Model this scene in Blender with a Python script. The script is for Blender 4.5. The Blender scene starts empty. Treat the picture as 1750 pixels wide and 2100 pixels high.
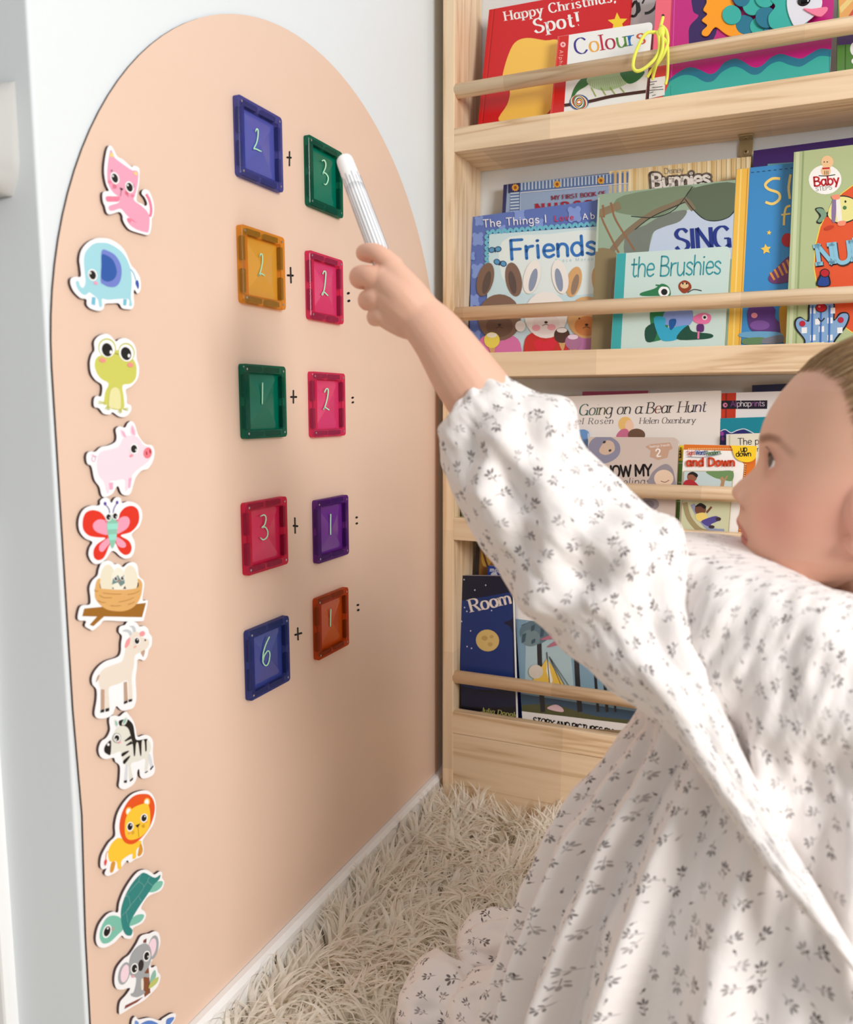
import bpy, bmesh, math, random
import numpy as np
from mathutils import Vector, Matrix, noise
from mathutils.bvhtree import BVHTree

S = bpy.context.scene
COL = S.collection
random.seed(7)
rng = np.random.default_rng(7)

# ------------------------------------------------------------------ camera
FPX, YAW, PITCH, ROLL = 1696.1, math.radians(23.962), math.radians(7.232), math.radians(-0.104)
CAM = Vector((0.51, 0.0, 0.685))                 # 51 cm from the left wall, 68 cm above the floor
_f = Vector((-math.sin(YAW), math.cos(YAW), 0)); _r = Vector((math.cos(YAW), math.sin(YAW), 0)); _u = Vector((0, 0, 1))
_fw = math.cos(PITCH) * _f - math.sin(PITCH) * _u; _up = math.cos(PITCH) * _u + math.sin(PITCH) * _f
_rt = math.cos(ROLL) * _r + math.sin(ROLL) * _up; _up = math.cos(ROLL) * _up - math.sin(ROLL) * _r
cam_data = bpy.data.cameras.new('camera'); cam = bpy.data.objects.new('camera', cam_data); COL.objects.link(cam)
cam.matrix_world = Matrix(((_rt.x, _up.x, -_fw.x, CAM.x), (_rt.y, _up.y, -_fw.y, CAM.y), (_rt.z, _up.z, -_fw.z, CAM.z), (0, 0, 0, 1)))
cam_data.sensor_fit = 'HORIZONTAL'; cam_data.sensor_width = 36.0; cam_data.lens = FPX / 1750 * 36.0
cam_data.clip_start = 0.02; cam_data.clip_end = 30
cam_data.dof.use_dof = True; cam_data.dof.focus_distance = 1.0; cam_data.dof.aperture_fstop = 7.5
S.camera = cam

# ------------------------------------------------------------------ view + light
S.view_settings.view_transform = 'Standard'; S.view_settings.look = 'None'
S.view_settings.gamma = 1.0; S.view_settings.use_curve_mapping = False
S.view_settings.exposure = 0.0
S.cycles.use_denoising = True
S.cycles.max_bounces = 12; S.cycles.diffuse_bounces = 8; S.cycles.transparent_max_bounces = 16
W = bpy.data.worlds.new('room_light'); S.world = W; W.use_nodes = True
_nt = W.node_tree; _bg = _nt.nodes['Background']; _bg.inputs[0].default_value = (1.0, 0.985, 0.97, 1)
_tc = _nt.nodes.new('ShaderNodeTexCoord'); _sx = _nt.nodes.new('ShaderNodeSeparateXYZ'); _mr = _nt.nodes.new('ShaderNodeMapRange')   # soft light of a white room: brighter from the ceiling
_nt.links.new(_tc.outputs['Generated'], _sx.inputs[0]); _nt.links.new(_sx.outputs['Z'], _mr.inputs[0])
_mr.inputs[1].default_value = -0.1; _mr.inputs[2].default_value = 0.9; _mr.inputs[3].default_value = 0.10; _mr.inputs[4].default_value = 0.86
_nt.links.new(_mr.outputs[0], _bg.inputs[1])

def area(name, loc, target, sx, sy, power, color=(1, 1, 1)):
    d = bpy.data.lights.new(name, 'AREA'); d.shape = 'RECTANGLE'; d.size = sx; d.size_y = sy; d.energy = power; d.color = color
    o = bpy.data.objects.new(name, d); COL.objects.link(o); o.location = loc
    o.rotation_euler = (Vector(target) - Vector(loc)).to_track_quat('-Z', 'Y').to_euler()
    return o
area('window_daylight', (2.1, -0.30, 1.30), (0.1, 0.6, 0.55), 0.8, 0.8, 42, (1.0, 0.985, 0.97))

# ------------------------------------------------------------------ helpers
def lin(c):
    return tuple(((v / 255) / 12.92 if v / 255 <= 0.04045 else ((v / 255 + 0.055) / 1.055) ** 2.4) for v in c)
_mats = {}
def mat(rgb, rough=0.5, name=None, **kw):
    key = (tuple(rgb), rough, name, tuple(sorted(kw.items())))
    if key in _mats: return _mats[key]
    m = bpy.data.materials.new(name or 'paint'); m.use_nodes = True
    b = m.node_tree.nodes['Principled BSDF']
    b.inputs['Base Color'].default_value = (*lin(rgb), 1); b.inputs['Roughness'].default_value = rough
    for k, v in kw.items(): b.inputs[k.replace('_', ' ')].default_value = v
    m.diffuse_color = (*lin(rgb), 1)
    _mats[key] = m
    return m
def ray(px, py):
    return _rt * ((px - 875) / FPX) - _up * ((py - 1050) / FPX) + _fw
def at(px, py, y):
    """the point of the room, at distance y from the camera's wall line, that the photo shows at this pixel"""
    d = ray(px, py); return CAM + d * ((y - CAM.y) / d.y)
def at_wall(px, py, x=0.0):
    d = ray(px, py); return CAM + d * ((x - CAM.x) / d.x)
def at_floor(px, py, z=0.0):
    d = ray(px, py); return CAM + d * ((z - CAM.z) / d.z)
def on_plane(px, py, o, n):
    d = ray(px, py); return CAM + d * ((o - CAM).dot(n) / d.dot(n))

def tag(o, label=None, cat=None, group=None, kind=None):
    if label: o['label'] = label
    if cat: o['category'] = cat
    if group: o['group'] = group
    if kind: o['kind'] = kind
    return o
def empty(name, loc):
    o = bpy.data.objects.new(name, None); o.empty_display_size = 0.02; COL.objects.link(o); o.location = loc
    return o
def org(o):
    v = Vector(o.location)
    while o.parent: o = o.parent; v += Vector(o.location)
    return v
class MB:
    """collects faces in room coordinates; build() links them as ONE mesh object"""
    def __init__(s): s.v = []; s.f = []; s.m = []; s.mats = []; s.uv = None
    def mi(s, m):
        if m not in s.mats: s.mats.append(m)
        return s.mats.index(m)
    def poly(s, pts, m):
        i = len(s.v); s.v += [tuple(p) for p in pts]; s.f.append(list(range(i, i + len(pts)))); s.m.append(s.mi(m))
    def prism(s, pts, d, m, mside=None):
        """pts = front outline, extruded by vector d"""
        k = len(pts); i = len(s.v); d = Vector(d)
        s.v += [tuple(p) for p in pts] + [tuple(Vector(p) + d) for p in pts]
        a = s.mi(m); b = s.mi(mside or m)
        s.f.append(list(range(i, i + k))); s.m.append(a); s.f.append(list(range(i + 2 * k - 1, i + k - 1, -1))); s.m.append(b)
        for j in range(k):
            j2 = (j + 1) % k; s.f.append([i + j2, i + j, i + k + j, i + k + j2]); s.m.append(b)
    def box(s, lo, hi, m):
        x0, y0, z0 = lo; x1, y1, z1 = hi
        s.prism([(x0, y0, z0), (x1, y0, z0), (x1, y0, z1), (x0, y0, z1)], (0, y1 - y0, 0), m)
    def tube(s, pts, rad, m, n=12, cap=True, closed=False):
        pts = [Vector(p) for p in pts]; k = len(pts)
        if not hasattr(rad, '__len__'): rad = [rad] * k
        up = None; rings = []; mi = s.mi(m)
        for i, p in enumerate(pts):
            t = ((pts[(i + 1) % k] - pts[i - 1]) if closed else (pts[min(i + 1, k - 1)] - pts[max(i - 1, 0)])).normalized()
            if up is None:
                up = t.orthogonal().normalized()
            up = (up - t * up.dot(t)).normalized(); w = t.cross(up)
            b = len(s.v)
            s.v += [tuple(p + (up * math.cos(a) + w * math.sin(a)) * rad[i]) for a in [2 * math.pi * j / n for j in range(n)]]
            rings.append(b)
        for i in range(k if closed else k - 1):
            a, b = rings[i], rings[(i + 1) % k]
            for j in range(n):
                s.f.append([a + j, a + (j + 1) % n, b + (j + 1) % n, b + j]); s.m.append(mi)
        if cap and not closed:
            s.f.append([rings[0] + j for j in range(n)][::-1]); s.m.append(mi)
            s.f.append([rings[-1] + j for j in range(n)]); s.m.append(mi)
    def ball(s, c, r, m, n=12, k=8, ax=None):
        c = Vector(c); mi = s.mi(m); b = len(s.v); ax = ax or (Vector((1, 0, 0)), Vector((0, 1, 0)), Vector((0, 0, 1)))
        r = r if hasattr(r, '__len__') else (r, r, r)
        for i in range(k + 1):
            th = math.pi * i / k
            for j in range(n):
                a = 2 * math.pi * j / n
                s.v.append(tuple(c + ax[0] * (r[0] * math.sin(th) * math.cos(a)) + ax[1] * (r[1] * math.sin(th) * math.sin(a)) + ax[2] * (r[2] * math.cos(th))))
        for i in range(k):
            for j in range(n):
                s.f.append([b + i * n + j, b + (i + 1) * n + j, b + (i + 1) * n + (j + 1) % n, b + i * n + (j + 1) % n]); s.m.append(mi)
    def grid(s, P, m, closed_u=False):
        """P[i][j] grid of points"""
        mi = s.mi(m); b = len(s.v); n = len(P[0])
        for row in P: s.v += [tuple(p) for p in row]
        for i in range(len(P) - 1):
            for j in range(n if closed_u else n - 1):
                j2 = (j + 1) % n; s.f.append([b + i * n + j, b + i * n + j2, b + (i + 1) * n + j2, b + (i + 1) * n + j]); s.m.append(mi)
    def build(s, name, parent=None, origin=None, smooth=False, bevel=0.0, seg=2):
        base = org(parent) if parent else Vector((0, 0, 0))
        o = Vector(origin) if origin is not None else (base if parent else Vector((0, 0, 0)))
        me = bpy.data.meshes.new(name)
        me.from_pydata([tuple(Vector(v) - o) for v in s.v], [], s.f)
        for m in s.mats: me.materials.append(m)
        me.polygons.foreach_set('material_index', s.m)
        if smooth: me.polygons.foreach_set('use_smooth', [True] * len(s.f))
        me.update()
        ob = bpy.data.objects.new(name, me); COL.objects.link(ob)
        if parent: ob.parent = parent
        ob.location = o - base
        if bevel:
            b = ob.modifiers.new('bevel', 'BEVEL'); b.width = bevel; b.segments = seg; b.limit_method = 'ANGLE'; b.angle_limit = 0.9
            b.harden_normals = False
        return ob

def catmull(pts, closed=True, n=5):
    k = len(pts); out = []
    P = [Vector((*p, 0)) if len(p) == 2 else Vector(p) for p in pts]
    for i in range(k if closed else k - 1):
        p0 = P[(i - 1) % k] if closed or i > 0 else P[i]; p1 = P[i]; p2 = P[(i + 1) % k]
        p3 = P[(i + 2) % k] if closed or i + 2 < k else P[i + 1]
        for j in range(n):
            t = j / n
            out.append(0.5 * ((2 * p1) + (p2 - p0) * t + (2 * p0 - 5 * p1 + 4 * p2 - p3) * t * t + (3 * p1 - p0 - 3 * p2 + p3) * t ** 3))
    if not closed: out.append(P[-1])
    return [tuple(v[:len(pts[0])]) for v in out]
def ell(cx, cy, rx, ry, rot=0, n=24):
    c, s = math.cos(math.radians(rot)), math.sin(math.radians(rot))
    return [(cx + rx * math.cos(a) * c - ry * math.sin(a) * s, cy + rx * math.cos(a) * s + ry * math.sin(a) * c) for a in [2 * math.pi * i / n for i in range(n)]]
def star(cx, cy, r, rot=0, k=0.45, n=5):
    return [(cx + (r if i % 2 == 0 else r * k) * math.sin(math.radians(rot) + math.pi * i / n), cy - (r if i % 2 == 0 else r * k) * math.cos(math.radians(rot) + math.pi * i / n)) for i in range(2 * n)]
def ribbon(pts, w, contrast=0.0):
    """quads of a drawn stroke (2-D); contrast thins its level runs like a broad pen"""
    k = len(pts); L = []; R = []
    for i in range(k):
        a = pts[max(i - 1, 0)]; b = pts[min(i + 1, k - 1)]
        dx, dy = b[0] - a[0], b[1] - a[1]; l = math.hypot(dx, dy) or 1e-9
        ww = w * (1 - contrast + contrast * abs(dy) / l) / 2
        nx, ny = -dy / l * ww, dx / l * ww
        L.append((pts[i][0] + nx, pts[i][1] + ny)); R.append((pts[i][0] - nx, pts[i][1] - ny))
    return [[L[i], R[i], R[i + 1], L[i + 1]] for i in range(k - 1)]
def clip(poly, box):
    u0, v0, u1, v1 = box
    for ax, lim, sg in ((0, u0, 1), (0, u1, -1), (1, v0, 1), (1, v1, -1)):
        out = []
        for i in range(len(poly)):
            a, b = poly[i - 1], poly[i]; ia = (a[ax] - lim) * sg >= 0; ib = (b[ax] - lim) * sg >= 0
            if ia != ib:
                t = (lim - a[ax]) / (b[ax] - a[ax]); out.append((a[0] + (b[0] - a[0]) * t, a[1] + (b[1] - a[1]) * t))
            if ib: out.append(b)
        poly = out
        if len(poly) < 3: return []
    return poly

# ------------------------------------------------------------------ lettering: own stroke alphabet (cap height 10, x height 6.5)
GL = {
'a': (6.2, '~5,5 3.6,6.5 1.4,5.9 .5,3.2 1.2,.6 3,0 5,1.8;5,6.5 5,1.2 5.9,0'), 'b': (6, '.7,10 .7,0;~.7,4.5 2,6.3 4,6.3 5.3,4.5 5.3,2 4,.2 2,.1 .7,1.5'),
'c': (5.4, '~5,5.3 3.5,6.5 1.5,6 .5,3.5 1.2,.8 3,0 5,1'), 'd': (6.2, '5.2,10 5.2,0;~5.2,4.5 3.8,6.4 1.8,6.2 .5,4.2 .6,2 1.8,.1 3.6,.1 5.2,1.6'),
'e': (5.6, '~.7,3.4 5,3.6 4.6,5.8 3,6.5 1.3,5.8 .5,3.4 1.2,.8 3,0 5,1'), 'f': (4, '~4.2,9.2 3,10 1.9,9.2 1.7,7 1.7,3 1.7,0;.3,6.3 3.5,6.3'),
'g': (6, '~5,4.8 3.6,6.4 1.6,6.2 .5,4.2 .6,2.2 1.8,.5 3.6,.6 5,2.2;~5,6.5 5,2 5,-1.5 4,-3 2,-3.1 .6,-2'), 'h': (6, '.7,10 .7,0;~.7,4 2,6.2 4,6.2 5.1,4.5 5.1,2 5.1,0'),
'i': (2.4, '1,6.5 1,0;.8,8.9 1.2,9'), 'k': (5.4, '.7,10 .7,0;4.6,6.5 .8,3;2,4 5,0'), 'l': (2.4, '1,10 1,0'),
'm': (9, '.7,6.5 .7,0;~.7,4.5 1.8,6.3 3.2,6.2 4.2,4.8 4.2,2 4.2,0;~4.2,4.5 5.4,6.3 6.8,6.2 7.8,4.8 7.8,2 7.8,0'), 'n': (6, '.7,6.5 .7,0;~.7,4 2,6.2 4,6.2 5.1,4.5 5.1,2 5.1,0'),
'o': (6, '~2.9,6.5 1.3,5.8 .5,3.3 1.2,.8 2.9,0 4.6,.8 5.3,3.3 4.6,5.8 2.9,6.5'), 'p': (6, '.7,6.5 .7,-3;~.7,4.5 2,6.3 4,6.3 5.3,4.5 5.3,2 4,.2 2,.1 .7,1.5'),
'r': (4.4, '.7,6.5 .7,0;~.7,3.6 1.8,5.8 3.9,6.3'), 's': (5, '~4.4,5.5 3,6.5 1.2,6 .8,4.6 2.4,3.5 4.2,2.3 4.2,.8 2.6,0 .5,.9'),
't': (4.4, '~1.8,9 1.8,4 1.8,1.2 2.8,0 4,.6;.3,6.3 3.8,6.3'), 'u': (6.2, '~.7,6.5 .7,2.5 1.5,.3 3.2,0 5.1,2;5.1,6.5 5.1,0'), 'v': (5.6, '.3,6.5 2.8,0;2.8,0 5.2,6.5'),
'w': (8.4, '.3,6.5 2.2,0;2.2,0 4,6;4,6 5.9,0;5.9,0 7.8,6.5'), 'x': (5.4, '.5,6.5 4.8,0;4.8,6.5 .5,0'), 'y': (5.6, '.4,6.5 2.9,.3;5.2,6.5 1.8,-3'),
'A': (8, '.3,0 3.8,10;3.8,10 7.4,0;1.6,3.5 6.1,3.5'), 'B': (7, '.8,10 .8,0;~.8,10 4,9.8 5.5,8.4 5.2,6.2 3.5,5.3 .8,5.2;~.8,5.2 4,5.1 6.2,3.6 6,1.2 4.2,0 .8,0'),
'C': (8, '~7,8.2 5.4,9.8 3.2,9.8 1.2,8 .6,5 1.2,2 3.2,.2 5.4,.2 7.2,2'), 'D': (8, '.8,10 .8,0;~.8,10 4,9.8 6.4,8.2 7.2,5 6.4,1.8 4,.2 .8,0'),
'E': (6.6, '.8,10 .8,0;.8,10 6,10;.8,5.2 5,5.2;.8,0 6.2,0'), 'F': (6.2, '.8,10 .8,0;.8,10 6,10;.8,5.2 5,5.2'), 'G': (8.4, '~7,8.2 5.4,9.8 3.2,9.8 1.2,8 .6,5 1.2,2 3.2,.2 5.4,.2 7.2,1.8;7.2,0 7.2,4.4;5,4.4 7.4,4.4'),
'H': (8, '.8,10 .8,0;7,10 7,0;.8,5.2 7,5.2'), 'I': (2.8, '1.3,10 1.3,0'), 'J': (5, '~4,10 4,5 4,1.5 2.8,0 1.2,.2 .4,1.6'), 'K': (7.4, '.8,10 .8,0;6.4,10 .9,4;2.6,5.6 6.8,0'),
'L': (6, '.8,10 .8,0;.8,0 5.6,0'), 'M': (9.6, '.8,10 .8,0;.8,10 4.7,2;4.7,2 8.6,10;8.6,10 8.6,0'), 'N': (8, '.8,10 .8,0;.8,10 7,0;7,0 7,10'),
'O': (8.4, '~4,10 1.8,9 .6,5 1.8,1 4,0 6.4,1 7.5,5 6.4,9 4,10'), 'P': (6.8, '.8,10 .8,0;~.8,10 4,9.8 6,8.6 6,6.2 4.2,4.8 .8,4.6'),
'R': (7.4, '.8,10 .8,0;~.8,10 4,9.8 5.8,8.6 5.8,6.4 4.2,5.2 .8,5;3.4,5 6.8,0'), 'S': (7, '~6,8.4 4.4,9.9 2.2,9.7 .9,7.9 1.8,6 4,5 5.9,3.7 6,1.6 4.2,.1 2,.2 .6,1.9'),
'T': (7, '3.5,10 3.5,0;.3,10 6.8,10'), 'U': (8, '~.8,10 .8,5 1,2 2.4,.2 4.6,.1 6.4,1.4 7,4 7,7 7,10'), 'W': (11, '.3,10 2.8,0;2.8,0 5.3,9;5.3,9 7.9,0;7.9,0 10.4,10'), 'Y': (7.4, '.4,10 3.6,5;7,10 3.6,5;3.6,5 3.6,0'),
'!': (2.6, '1.2,10 1.2,3;1,.3 1.4,.5'), ',': (2.4, '~1.4,.6 1.3,-.8 .6,-1.8'), "'": (2, '1.2,10 .8,7.8'), '2': (6.4, '~.8,7.6 1.6,9.6 3.6,10 5.4,8.6 5.2,6.4 3,3.2 .7,0;.7,0 5.8,0'), ' ': (3.4, '')}
def text_strokes(s, x0, y0, x1, y1, h, style='round', w=1.0, slant=0.0, fit=True):
    """strokes of a line of lettering in photo pixels: baseline from (x0,y0) to (x1,y1), capital height h. Returns list of quads/polys."""
    tot = sum(GL.get(c, GL[' '])[0] for c in s); L = math.hypot(x1 - x0, y1 - y0); ex = ((x1 - x0) / L, (y1 - y0) / L); ey = (ex[1], -ex[0])
    sy = h / 10; sx = min(L / tot, sy * 1.12); track = (L / sx - tot) / max(1, len(s))
    out = []; cx = track / 2
    def T(p): q = p[0] * sx + p[1] * sy * slant; return (x0 + ex[0] * q + ey[0] * p[1] * sy, y0 + ex[1] * q + ey[1] * p[1] * sy)
    for ch in s:
        adv, d = GL.get(ch, GL[' ']); polys = []
        for st in (d.split(';') if d else []):
            sm = st.startswith('~'); P = [tuple(float(v) for v in q.split(',')) for q in st.lstrip('~').split()]
            if sm: P = catmull(P, False, 4)
            P = [(p[0] + cx, p[1]) for p in P]; con = 0.62 if style in ('serif', 'contrast') else 0.0
            polys += [[T(p) for p in q] for q in ribbon(P, w, con)]
            if style in ('round', 'hand'):
                for e in (P[0], P[-1]): polys.append([T(p) for p in ell(e[0], e[1], w / 2, w / 2, 0, 8)])
            elif style != 'contrast' and not sm and abs(P[0][0] - P[-1][0]) < 4.5 and abs(P[0][1] - P[-1][1]) > 2:
                for e in (P[0], P[-1]):
                    if any(abs(e[1] - q) < 0.1 for q in (0, 6.5, 10, -3)):
                        sh = 0.5 if style == 'serif' else w * 0.9; yy = e[1] + (sh / 2 if e[1] < 3 else -sh / 2)
                        polys += [[T(p) for p in q] for q in ribbon([(e[0] - 1.25 - w / 4, yy), (e[0] + 1.25 + w / 4, yy)], sh)]
        out.append(polys); cx += adv + track
    return out
# ------------------------------------------------------------------ surfaces of the room
def noisy(name, rgb, rough=0.6, scale=60, amount=0.02, bump=0.02):
    m = bpy.data.materials.new(name); m.use_nodes = True; nt = m.node_tree; b = nt.nodes['Principled BSDF']
    tc = nt.nodes.new('ShaderNodeTexCoord'); nz = nt.nodes.new('ShaderNodeTexNoise'); nz.inputs['Scale'].default_value = scale
    nt.links.new(tc.outputs['Object'], nz.inputs['Vector'])
    rp = nt.nodes.new('ShaderNodeValToRGB'); c = lin(rgb)
    rp.color_ramp.elements[0].color = (*[v * (1 - amount) for v in c], 1); rp.color_ramp.elements[1].color = (*[min(1, v * (1 + amount)) for v in c], 1)
    nt.links.new(nz.outputs['Fac'], rp.inputs['Fac']); nt.links.new(rp.outputs['Color'], b.inputs['Base Color'])
    bp = nt.nodes.new('ShaderNodeBump'); bp.inputs['Strength'].default_value = bump; bp.inputs['Distance'].default_value = 0.002
    nt.links.new(nz.outputs['Fac'], bp.inputs['Height']); nt.links.new(bp.outputs['Normal'], b.inputs['Normal'])
    b.inputs['Roughness'].default_value = rough
    return m
M_WALL = noisy('wall_paint', (227, 233, 236), 0.55, 180, 0.01, 0.05)
M_TRIM = noisy('gloss_trim', (240, 240, 240), 0.3, 40, 0.008, 0.0)
M_FLOOR = noisy('carpet', (196, 186, 174), 0.95, 400, 0.12, 0.5)
M_EDGE = mat((58, 42, 42), 0.8, 'dark_magnet_backing')

def wood(name, ax):
    """pale pine, grain along axis ax"""
    m = bpy.data.materials.new(name); m.use_nodes = True; nt = m.node_tree; b = nt.nodes['Principled BSDF']
    tc = nt.nodes.new('ShaderNodeTexCoord'); mp = nt.nodes.new('ShaderNodeMapping')
    sc = [26.0, 26.0, 26.0]; sc[ax] = 1.6; mp.inputs['Scale'].default_value = sc
    oi = nt.nodes.new('ShaderNodeObjectInfo'); ad = nt.nodes.new('ShaderNodeVectorMath'); ad.operation = 'ADD'
    nt.links.new(tc.outputs['Object'], ad.inputs[0]); nt.links.new(oi.outputs['Random'], ad.inputs[1]); nt.links.new(ad.outputs[0], mp.inputs['Vector'])
    n1 = nt.nodes.new('ShaderNodeTexNoise'); n1.inputs['Scale'].default_value = 1.0; n1.inputs['Detail'].default_value = 3; n1.inputs['Distortion'].default_value = 0.6
    mul = nt.nodes.new('ShaderNodeMath'); mul.operation = 'MULTIPLY'; mul.inputs[1].default_value = 9.0
    fr = nt.nodes.new('ShaderNodeMath'); fr.operation = 'PINGPONG'; fr.inputs[1].default_value = 1.0
    nt.links.new(mp.outputs['Vector'], n1.inputs['Vector']); nt.links.new(n1.outputs['Fac'], mul.inputs[0]); nt.links.new(mul.outputs[0], fr.inputs[0])
    n2 = nt.nodes.new('ShaderNodeTexNoise'); n2.inputs['Scale'].default_value = 7.0; n2.inputs['Detail'].default_value = 4
    nt.links.new(mp.outputs['Vector'], n2.inputs['Vector'])
    mx = nt.nodes.new('ShaderNodeMix'); mx.data_type = 'FLOAT'; mx.inputs[0].default_value = 0.45
    nt.links.new(fr.outputs[0], mx.inputs[2]); nt.links.new(n2.outputs['Fac'], mx.inputs[3])
    rp = nt.nodes.new('ShaderNodeValToRGB'); e = rp.color_ramp.elements
    e[0].position = 0.12; e[0].color = (*lin((196, 160, 118)), 1); e[1].position = 0.75; e[1].color = (*lin((236, 210, 176)), 1)
    k = e.new(0.42); k.color = (*lin((229, 201, 165)), 1)
    nt.links.new(mx.outputs[0], rp.inputs['Fac'])
    # finger-jointed lengths differ a little in tone
    sp = nt.nodes.new('ShaderNodeSeparateXYZ'); nt.links.new(ad.outputs[0], sp.inputs[0])
    q = nt.nodes.new('ShaderNodeMath'); q.operation = 'MULTIPLY'; q.inputs[1].default_value = 5.2; nt.links.new(sp.outputs[ax], q.inputs[0])
    fl = nt.nodes.new('ShaderNodeMath'); fl.operation = 'FLOOR'; nt.links.new(q.outputs[0], fl.inputs[0])
    wn = nt.nodes.new('ShaderNodeTexWhiteNoise'); wn.noise_dimensions = '1D'; nt.links.new(fl.outputs[0], wn.inputs['W'])
    hv = nt.nodes.new('ShaderNodeHueSaturation'); mr = nt.nodes.new('ShaderNodeMapRange'); mr.inputs[3].default_value = 0.9; mr.inputs[4].default_value = 1.06
    nt.links.new(wn.outputs['Value'], mr.inputs[0]); nt.links.new(mr.outputs[0], hv.inputs['Value']); nt.links.new(rp.outputs['Color'], hv.inputs['Color'])
    nt.links.new(hv.outputs['Color'], b.inputs['Base Color'])
    b.inputs['Roughness'].default_value = 0.5
    bp = nt.nodes.new('ShaderNodeBump'); bp.inputs['Strength'].default_value = 0.08; bp.inputs['Distance'].default_value = 0.001
    nt.links.new(mx.outputs[0], bp.inputs['Height']); nt.links.new(bp.outputs['Normal'], b.inputs['Normal'])
    return m
WOODX = wood('pine_along_shelf', 0); WOODZ = wood('pine_upright', 2)

YW, YB = 0.4555, 1.276          # near edge of the left wall, face of the back wall
def structure(mb, name, **k):
    o = mb.build(name, **k); o['kind'] = 'structure'; return o
m = MB(); m.box((-1.2, -1.6, -0.05), (2.6, YB + 0.1, 0.0), M_FLOOR); structure(m, 'floor')
m = MB(); m.box((-0.10, YW, 0.0), (0.0, YB, 2.3), M_WALL); structure(m, 'wall_left', bevel=0.0025, seg=3)
m = MB(); m.box((-0.10, YB, 0.0), (2.6, YB + 0.1, 2.3), M_WALL); structure(m, 'wall_back')
# skirting: flat top with a small chamfer
m = MB(); zb = 0.094
prof = [(0.0, 0.0), (0.013, 0.0), (0.013, zb - 0.006), (0.009, zb), (0.0, zb)]
m.prism([(p[0], YW + 0.001, p[1]) for p in prof], (0, YB - YW - 0.001, 0), M_TRIM); structure(m, 'baseboard_left')
# white door leaf standing beyond the end of the wall
m = MB(); m.box((-0.122, YW - 0.012, 0.004), (-0.0805, YW + 0.03, 0.60), M_TRIM)
structure(m, 'trim_1', bevel=0.003)

# ------------------------------------------------------------------ glossy white pull handle at the photo's left edge
h = empty('door_handle', (-0.06, YW, 0.87)); tag(h, 'glossy white rounded pull handle at the left edge of the photo', 'handle')
M_GLOSS = mat((197, 196, 193), 0.1, 'gloss_white_plastic')
m = MB(); P = []
prof = [(0.918, 0.003), (0.908, 0.015), (0.892, 0.028), (0.874, 0.034), (0.859, 0.033), (0.848, 0.026), (0.8415, 0.014), (0.8395, 0.003)]
prof = catmull(prof, False, 6)
for z, d in prof:
    xr = -0.0165 - 0.010 * max(0.0, (0.868 - z) / 0.029) ** 2.2
    P.append([(-0.078, YW, z)] + [(-0.078 + (xr + 0.078) * t, YW - d * (1 - t ** 7) - 0.0002, z) for t in [i / 16 for i in range(17)]] + [(xr, YW, z)])
m.grid(P, M_GLOSS); m.build('handle_grip', h, smooth=True)
m = MB(); m.box((-0.078, YW - 0.003, 0.85), (-0.03, YW, 0.905), M_GLOSS); m.build('mounting_plate', h, bevel=0.0012)

# ------------------------------------------------------------------ peach arch board on the left wall
M_PEACH = noisy('peach_sheet', (230, 200, 179), 0.42, 25, 0.012, 0.012)
A0, A1, ZS = 0.4575, 1.187, 0.715; AR = (A1 - A0) / 2; AC = (A0 + A1) / 2
out = [(A0, zb + 0.0005), (A1, zb + 0.0005), (A1, ZS)] + [(AC + AR * math.cos(math.radians(a)), ZS + AR * math.sin(math.radians(a))) for a in range(3, 178, 3)] + [(A0, ZS), (A0 + 0.0012, 0.45), (A0 + 0.0042, 0.36), (A0 + 0.0008, 0.26)]
board = MB(); board.prism([(0.0022, y, z) for y, z in out], (-0.0021, 0, 0), M_PEACH, M_EDGE)
board = board.build('arch_board', origin=(0.0, AC, 0.1)); tag(board, 'peach arch-topped magnetic board fixed to the left wall, with black marks', 'board')
M_INK = mat((22, 20, 22), 0.5, 'black_ink')
Z6 = (440, 160, 3.8875); Z7 = (440, 700, 2.691)
def zp(F, x, y): return (F[0] + x / F[2], F[1] + y / F[2])
def wall_stroke(mb, F, pts, w, m, x, layer=0, smooth=False):
    P = [zp(F, *p) for p in pts]
    if smooth: P = catmull(P, False, 5)
    w = w / F[2]
    for q in ribbon(P, w): mb.poly([at_wall(*p, x) for p in q], m)
    for e in (P[0], P[-1]): mb.poly([at_wall(*p, x) for p in ell(e[0], e[1], w / 2, w / 2, 0, 10)], m)
for F, v, hz, w in ((Z6, ((599, 588), (598, 698)), ((581, 633), (610, 635)), 12), (Z6, ((607, 1512), (611, 1632)), ((585, 1573), (626, 1575)), 13),
                    (Z7, ((436, 272), (436, 340)), ((423, 307), (452, 307)), 8.5), (Z7, ((444, 975), (446, 1058)), ((437, 1018), (458, 1020)), 8.5), (Z7, ((460, 1582), (462, 1647)), ((446, 1620), (480, 1610)), 8.5)):
    m = MB(); wall_stroke(m, F, v, w, M_INK, 0.0024); wall_stroke(m, F, hz, w * 1.25, M_INK, 0.00245); m.build('plus_sign', board)
for F, a, b, r in ((Z6, (1068, 1716), (1072, 1777), 12), (Z7, (763, 311), (764, 337), 7), (Z7, (785, 972), (786, 1005), 7), (Z7, (792, 1455), (794, 1483), 7.5)):
    m = MB()
    for c in (a, b): wall_stroke(m, F, ((c[0] - r * .25, c[1] + r * .12), (c[0] + r * .25, c[1] - r * .12)), r * 1.6, M_INK, 0.0024)
    m.build('equals_sign', board)

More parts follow.
